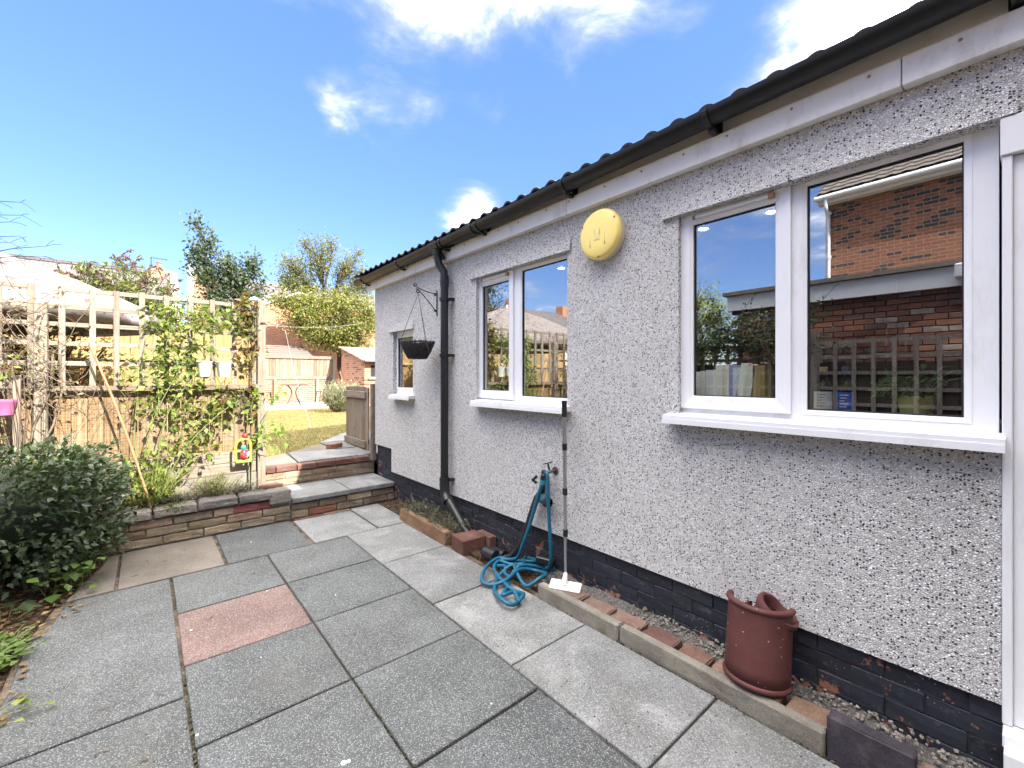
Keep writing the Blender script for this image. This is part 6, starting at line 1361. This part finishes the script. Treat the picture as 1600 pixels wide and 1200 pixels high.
# shrubs and trees behind the trellis
t = thing('buddleia', 'buddleia bush with brown spent flower spikes above the trellis', 'shrub', (-.6, 11.5, lz(11.5))); mb = MB(); P = []; D = []; SP = []; SD = []
for i in range(330):
    a = Vector((-.55 + random.gauss(0, .35), 11.5 + random.gauss(0, .25), 1.6)); ex = random.uniform(-1.35, .5); top_ = 3.70 - .55 * abs(ex + .35) ** 1.3
    e = Vector((ex, 11.5 + random.gauss(0, .4), random.uniform(2.4, top_))); pth = arc(a, e, .10, 5, (random.uniform(-1, 1), 0, 1)); mb.tube(pth, [.012, .010, .008, .006, .005, .004], 4, False)
    for q in pth[1:]:
        for _ in range(7): P.append(q + Vector(RNG.normal(size=3)) * .06); D.append(Vector(RNG.normal(size=3)) + Vector((0, 0, -.4)))
    if e.z > 2.75 and i < 130:
        dr_ = Vector((random.choice((-1, 1, 1)) * random.uniform(.1, .5), random.gauss(0, .15), random.uniform(.05, .45))); l = random.uniform(.22, .34)
        pts_ = [e, e + dr_.normalized() * l * .5 + Vector((0, 0, .06)), e + dr_.normalized() * l + Vector((0, 0, .0))]; mb.tube(pts_, .006, 4, False)
        for k in range(60): tt = random.random(); q = Vector(pts_[0]).lerp(pts_[1], tt * 2) if tt < .5 else Vector(pts_[1]).lerp(pts_[2], tt * 2 - 1); SP.append(q + Vector(RNG.normal(size=3)) * (.016 * (1.2 - tt))); SD.append(dr_ + Vector(RNG.normal(size=3)) * .4)
mb.tube([(-.55, 11.5, .4), (-.5, 11.5, 1.7)], .06, 7); mb.build('stems', bark, t, kind='stuff'); leaves('foliage', t, P, .12, L_bush, .3, False, np.array([tuple(d) for d in D]), .3); leaves('flower_spikes', t, SP, .045, L_spike, .5, False, np.array([tuple(d) for d in SD]), .2)
bush('laurel_shrub', 'green shrub with yellowing leaves in the gap right of the buddleia', 'shrub', (.75, 11.2, 2.1), (.75, .6, .95), 3600, L_bush, .09)
bush('privet_shrub', 'mixed green shrub seen through the right half of the trellis', 'shrub', (1.45, 12.2, 2.0), (.8, .6, 1.0), 3600, L_bush, .085)
bush('dry_hedge', 'brownish low hedge along the foot of the yellow fence', 'hedge', (-1.2, 9.3, 1.7), (1.0, .3, .55), 2600, leafmat('dry_hedge_leaf', [(.10, .08, .03), (.17, .12, .05), (.08, .09, .03), (.22, .16, .06)], .25), .07)
crown_tree('apple_tree', 'upright dark leaved tree with open branches above the trellis', 'tree', (1.75, 14.0, .5), (1.78, 14.0, 3.2), .10,
           [(1.10, 14, 4.75, .14, .15, .75, 46), (1.28, 14, 4.1, .30, .3, .55, 74), (1.45, 14, 3.5, .42, .4, .45, 84), (1.7, 14, 4.3, .24, .3, .60, 66), (1.95, 14, 4.15, .32, .3, .55, 80), (2.15, 14, 3.6, .38, .4, .45, 80), (2.35, 14, 4.5, .18, .2, .50, 48), (1.75, 14, 3.2, .6, .4, .35, 80), (.93, 14, 4.3, .08, .1, .3, 14), (1.0, 14, 5.45, .06, .06, .25, 14), (2.6, 14, 3.95, .14, .15, .4, 18), (1.35, 14, 5.0, .12, .12, .4, 20)], L_darktree, .10, 9, sigma=.11, aspect=.6)
def far_scale(bl, k): return [(x * k, y * k, 1.42 + (z - 1.42) * k, rx * k, ry * k, rz * k, n) for (x, y, z, rx, ry, rz, n) in bl]
crown_tree('yellow_tree', 'large yellow green tree beyond the far fence', 'tree', (7.2, 20.9, .3), (7.0, 20.6, 4.9), .26,
           far_scale([(4.45, 17.6, 3.75, .75, .8, .65, 66), (5.4, 17.4, 3.25, 1.05, .9, .85, 110), (6.5, 17.4, 3.25, 1.0, .9, .85, 110), (4.9, 17.8, 4.25, .9, .8, .55, 80), (6.1, 17.6, 4.3, 1.0, .8, .65, 90), (3.95, 17.7, 4.2, .5, .5, .32, 34), (7.15, 17.6, 3.8, .5, .6, .7, 48), (6.2, 17.4, 2.75, 1.0, .6, .40, 60), (4.9, 17.4, 3.0, .5, .6, .45, 36)], 1.14), L_yellow, .115, 28, sigma=.18, aspect=.55)
crown_tree('airy_tree', 'thin leaved olive green tree rising behind the yellow one', 'tree', (7.0, 23.2, .3), (7.0, 23.2, 5.4), .2,
           far_scale([(4.8, 20, 6.0, .7, .7, .8, 74), (5.8, 20, 6.6, .75, .7, 1.0, 84), (7.0, 20, 6.3, .75, .7, .95, 84), (7.9, 20, 5.8, .6, .6, .8, 60), (5.2, 20, 5.3, 1.1, .7, .6, 84), (7.0, 20, 5.2, 1.2, .7, .6, 90), (4.5, 20, 5.4, .4, .4, .4, 24), (6.3, 20, 7.4, .45, .4, .45, 20), (7.6, 20, 7.1, .25, .3, .5, 14), (5.2, 20, 7.1, .3, .3, .4, 12)], 1.14), L_airy, .115, 19, sigma=.17, aspect=.5)
crown_tree('evergreen_tree', 'dark blue green evergreen showing low between the yellow tree and the house', 'tree', (9.0, 23, .6), (9.0, 23, 3.0), .2, [(8.7, 23, 3.1, .9, .8, .9, 50), (9.6, 23, 3.4, .9, .8, .9, 40)], L_conifer, .14, 20, sigma=.22)
# ------------------------------------------------------------------ houses beyond
ha = thing('terrace_house', 'long grey slate roof of a terrace beyond the buddleia, ending in a white gable edge', 'house', (-6, 30, .5))
mb = MB(); mb.box(-22, 1.1, 26.3, 34, .3, 4.3); mb.build('wall', brick_house, ha)
mb = MB(); mb.add([(-22, 25.9, 4.2), (1.05, 25.9, 4.2), (1.05, 30, 6.95), (-22, 30, 6.95), (-22, 34.2, 4.2), (1.05, 34.2, 4.2)], [(0, 1, 2, 3), (3, 2, 5, 4)]); hr = mb.build('roof', slate_roof, ha)
for i in range(44): mb = MB(); mb.box(-21.9 + i * .52, -21.9 + i * .52 + .49, 29.86, 30.14, 6.90, 7.03); mb.build('ridge_tile', slate_roof, hr, origin=(-21.9 + i * .52, 30, 6.95))
mb = MB(); mb.add([(1.06, 25.8, 4.3), (1.36, 25.8, 4.3), (1.36, 30, 7.12), (1.06, 30, 7.12), (1.36, 34.2, 4.3), (1.06, 34.2, 4.3), (1.06, 25.8, .3), (1.36, 25.8, .3), (1.06, 34.2, .3), (1.36, 34.2, .3)], [(0, 1, 2, 3), (3, 2, 4, 5), (6, 7, 1, 0), (6, 0, 3, 5, 8), (7, 9, 4, 2, 1)]); mb.build('gable_parapet', white_ren, ha)
mb = MB(); mb.box(.25, 1.0, 29.6, 30.4, 6.3, 7.15); ch = mb.build('chimney', brick_gable, ha); mb = MB(); mb.lathe([(.12, 0), (.10, .35), (.13, .38)], (.6, 30, 7.15), 10); mb.build('chimney_pot', plain('terracotta', (.36, .15, .09), .8), ch)
ar = thing('tv_aerial', 'thin black television aerial above the terrace chimney', 'aerial', (.3, 29.8, 7.1)); mb = MB(); mb.tube([(.28, 29.8, 6.6), (.28, 29.8, 7.75)], .022, 5); mb.tube([(.25, 29.8, 7.72), (1.0, 29.8, 7.70)], .018, 5); [mb.tube([(.4 + .12 * k, 29.6, 7.71), (.4 + .12 * k, 30.0, 7.71)], .01, 4) for k in range(5)]; mb.build('mast', blackpl, ar)
hb_ = thing('slate_house', 'grey slate roofed house with brick gable stack behind the dark tree', 'house', (6, 31, .5))
mb = MB(); mb.box(1.9, 14, 27.3, 35, .3, 4.6); mb.build('wall', brick_house, hb_)
mb = MB(); mb.add([(2.9, 26.9, 4.5), (14, 26.9, 4.5), (14, 31, 7.4), (2.9, 31, 7.4), (14, 35.3, 4.5), (2.9, 35.3, 4.5)], [(0, 1, 2, 3), (3, 2, 4, 5)]); mb.build('roof', slate_roof, hb_)
mb = MB(); mb.box(2.05, 2.75, 29.2, 30.4, 4.2, 7.3); mb.build('chimney', brick_gable, hb_)
mb = MB(); mb.add([(1.85, 29.1, 4.2), (2.05, 29.1, 4.2), (2.05, 29.1, 7.35), (1.85, 29.1, 7.55), (1.85, 30.6, 4.2), (2.05, 30.6, 4.2), (2.05, 30.6, 7.35), (1.85, 30.6, 7.55)], [(0, 1, 2, 3), (4, 7, 6, 5), (0, 3, 7, 4), (1, 5, 6, 2), (3, 2, 6, 7)]); mb.build('bargeboard', white_ren, hb_)
mb = MB(); mb.beam((2.75, 29.1, 6.35), (4.2, 28.0, 4.9), .16, .22, (0, 1, 0)); mb.build('verge_board', white_ren, hb_)

# ------------------------------------------------------------------ what the windows mirror: the neighbour's side
nh = thing('neighbour_house', 'two storey brick house with white gutter, mirrored in the big window', 'house', (-7.5, -2, 0))
mb = MB(); mb.box(-15, -7.5, -9, 3.0, -.1, 5.62); mb.build('wall', brick_orange, nh)
mb = MB(); prof = []
ncr = 22
for k in range(ncr):
    for e in (0, 1):
        u = k + e; xx = -7.22 - u * .26; zz_ = 5.70 + u * .165 + (.03 if e == 0 else -.0)
        for i in range(157): y = -9.1 + i * .0785; mb.v.append((xx, y, zz_ + .022 * max(0, math.sin(y / .25 * math.pi * 2 + (k % 2) * 0))))
for k in range(2 * ncr - 1):
    for i in range(156): q = k * 157 + i; mb.f.append((q, q + 1, q + 158, q + 157)); mb.m.append(0)
mb.add([(-7.2, -9.1, 5.66), (-7.2, 3.14, 5.66), (-13, 3.14, 9.3), (-13, -9.1, 9.3), (-15.3, -9.1, 5.6), (-15.3, 3.14, 5.6)], [(0, 3, 2, 1), (3, 4, 5, 2)]); mb.build('roof', grey_tile, nh, smooth=True)
mb = MB(); mb.box(-7.49, -7.28, -9.1, 3.10, 5.50, 5.64); mb.build('fascia', white_ren, nh); mb = MB(); mb.tube([(-7.22, -9.1, 5.62), (-7.22, 3.14, 5.62)], .062, 10); mb.build('gutter', upvc, nh, smooth=True)
mb = MB(); mb.tube([(-7.22, 2.93, 5.6), (-7.22, 2.93, 5.4), (-7.42, 2.93, 5.2), (-7.42, 2.93, 0)], .04, 10); dn = mb.build('downpipe', upvc, nh, smooth=True); nh.location.z = -.15
for z in (5.3, 4.3, 3.3, 2.3): mb = MB(); mb.tube([(-7.42, 2.93, z - .03), (-7.42, 2.93, z + .03)], .055, 10); mb.build('pipe_clip', upvc, dn)
ng_ = thing('neighbour_garage', 'flat roofed brick garage with a deep white fascia mirrored in the windows', 'garage', (-4.5, -2, 0))
mb = MB(); mb.box(-6.2, -2.752, -8, 3.0, -.1, 2.45); mb.build('wall', mortar_m, ng_)
gbk = [chunk(.10, .215, .065, garage_brick, .005, .002, 1, i, 'brick') for i in range(4)]
for k in range(19):
    z = 1.06 + k * .075; y = .15 + (.1125 if k % 2 else 0)
    while y < 2.9: put('brick', random.choice(gbk), ng_, (-2.745 + random.uniform(-.002, .002), y + .1075, z + .033)); y += .225
mb = MB(); mb.box(-6.4, -2.62, -8.1, 3.1, 2.47, 2.70); mb.build('fascia', white_ren, ng_); mb = MB(); mb.box(-6.45, -2.55, -8.15, 3.15, 2.705, 2.76); mb.build('flat_roof', grey_tile, ng_)
mb = MB(); mb.obox((-2.53, .40, 2.62), (.16, .26, .16)); mb.build('outside_lamp', white_pl, ng_, bevel=.015)
sf = thing('side_trellis', 'dark square trellis on a low fence along the left boundary, mirrored in the big window', 'fence', (-2.0, 2.5, 0))
for i in range(26):
    y = .05 + i * .185; mb = MB(); mb.box(-2.012, -1.994, y - .02, y + .02, .9, 1.88); mb.build('slat', dark_timber, sf, origin=(-2, y, 1.4))
for z in (1.85, 1.66, 1.47, 1.28, 1.09): mb = MB(); mb.box(-2.034, -2.014, .0, 4.75, z - .02, z + .02); mb.build('rail', dark_timber, sf, origin=(-2.02, 2.4, z))
for y in (-.1, 1.75, 3.6, 4.8): mb = MB(); mb.box(-2.05, -1.96, y - .045, y + .045, -.1, 2.0); mb.build('post', dark_timber, sf, origin=(-2, y, 1))
for i in range(20): mb = MB(); mb.box(-2.06, -2.04, 0 + i * .24, .235 + i * .24, -.05, 1.60 + random.uniform(-.01, .01)); mb.build('board', dark_board, sf, origin=(-2.05, i * .24, .4))
t = thing('wall_ivy', 'dark twiggy climber over the top of the side trellis, mirrored in the glass', 'climber', (-2.0, 3.3, 0)); mb = MB(); P = []; D = []
for i in range(330):
    a = Vector((-2.0 + random.gauss(0, .10), random.uniform(1.9, 4.9), random.uniform(1.7, 2.25))); b = a + Vector((random.gauss(.05, .15), random.gauss(0, .25), random.gauss(.02, .16))); pth = arc(a, b, random.gauss(0, .06), 4); mb.tube(pth, .004, 3, False)
    for q in pth:
        for _ in range(4): P.append(q + Vector(RNG.normal(size=3)) * .03); D.append(Vector(RNG.normal(size=3)))
for y in (2.2, 3.0, 3.9): mb.tube(arc((-1.95, y, 0), (-2.0, y + .2, 1.9), .08, 5, (0, 1, 0)), .02, 6)
mb.build('stems', bark, t, kind='stuff'); leaves('foliage', t, P, .048, L_ivy, .6, False, np.array([tuple(d) for d in D]), .3)
crown_tree('willow_tree', 'pale green willow far to the left, mirrored in the big window', 'tree', (-15.6, 10.2, 0), (-15.6, 10.2, 4.4), .3, [(-15.6, 10.2, 5.0, 1.4, 1.4, 1.2, 60), (-15.3, 9.2, 4.0, 1.0, 1.0, 1.2, 50), (-15.4, 11.2, 3.8, 1.1, 1.0, 1.3, 50), (-15.2, 10.2, 2.6, 1.6, 1.5, 1.0, 55)], L_willow, .20, 16, sigma=.3, aspect=.22, hang=1.6)
crown_tree('conifer_tree', 'tall dark conifer far to the left, mirrored in the middle window', 'tree', (-7.8, 16.4, 0), (-7.8, 16.4, 6.5), .3, [(-7.8, 16.4, 2.6, 1.9, 1.9, 1.2, 70), (-7.8, 16.4, 4.2, 1.5, 1.5, 1.1, 60), (-7.8, 16.4, 5.7, 1.0, 1.0, 1.0, 46), (-7.8, 16.4, 7.0, .5, .5, .8, 22)], L_conifer, .16, 20, sigma=.25, aspect=.35)
bush('far_hedge', 'tall green hedge far to the left, mirrored low in the big window', 'hedge', (-9.0, 8.5, .9), (.9, 5.0, 1.7), 9000, L_bush, .14, z0=-.1)
hw = thing('far_house', 'grey roofed white house far to the left, mirrored in the middle window', 'house', (-24, 28, 0))
mb = MB(); mb.box(-34, -18, 26, 33, -.1, 4.6); mb.build('wall', white_ren, hw)
mb = MB(); mb.add([(-34.3, 25.6, 4.5), (-17.8, 25.6, 4.5), (-17.8, 29.5, 7.6), (-34.3, 29.5, 7.6), (-34.3, 33.4, 4.5), (-17.8, 33.4, 4.5)], [(0, 1, 2, 3), (3, 2, 5, 4)]); mb.build('roof', slate_roof, hw)
for x in (-20.5, -27, -31): mb = MB(); mb.box(x - .5, x + .5, 29.1, 30, 6.6, 8.3); mb.build('chimney', brick_gable, hw)
mh = thing('main_house', 'two storey brick main house behind the viewpoint that shades the patio', 'house', (2, -5, 0))
mb = MB(); mb.box(-.75, 9.5, -10, -2.203, -.1, 5.5); mb.build('wall', brick_house, mh)
mb = MB(); mb.add([(-1.0, -1.95, 5.52), (9.8, -1.95, 5.52), (9.8, -6.1, 7.9), (-1.0, -6.1, 7.9), (9.8, -10.3, 5.5), (-1.0, -10.3, 5.5)], [(0, 1, 2, 3), (3, 2, 4, 5)]); mb.add([(-1.0, -1.95, 5.50), (9.8, -1.95, 5.50), (9.8, -10.3, 5.48), (-1.0, -10.3, 5.48)], [(0, 1, 2, 3)]); mb.build('roof', grey_tile, mh)
mb = MB(); mb.tube([(-1.0, -1.9, 5.5), (9.8, -1.9, 5.5)], .06, 10); mb.build('gutter', upvc, mh)
for (x0_, x1_, z0_, z1_) in ((-.5, .7, 3.2, 4.5), (1.5, 2.7, 3.2, 4.5), (-.5, 1.2, .6, 2.1)):
    mb = MB(); mb.box(x0_, x1_, -2.20, -2.15, z0_, z1_); wn = mb.build('window', upvc, mh); mb = MB(); mb.box(x0_ + .07, x1_ - .07, -2.149, -2.14, z0_ + .07, z1_ - .07); mb.build('pane', glass, wn)
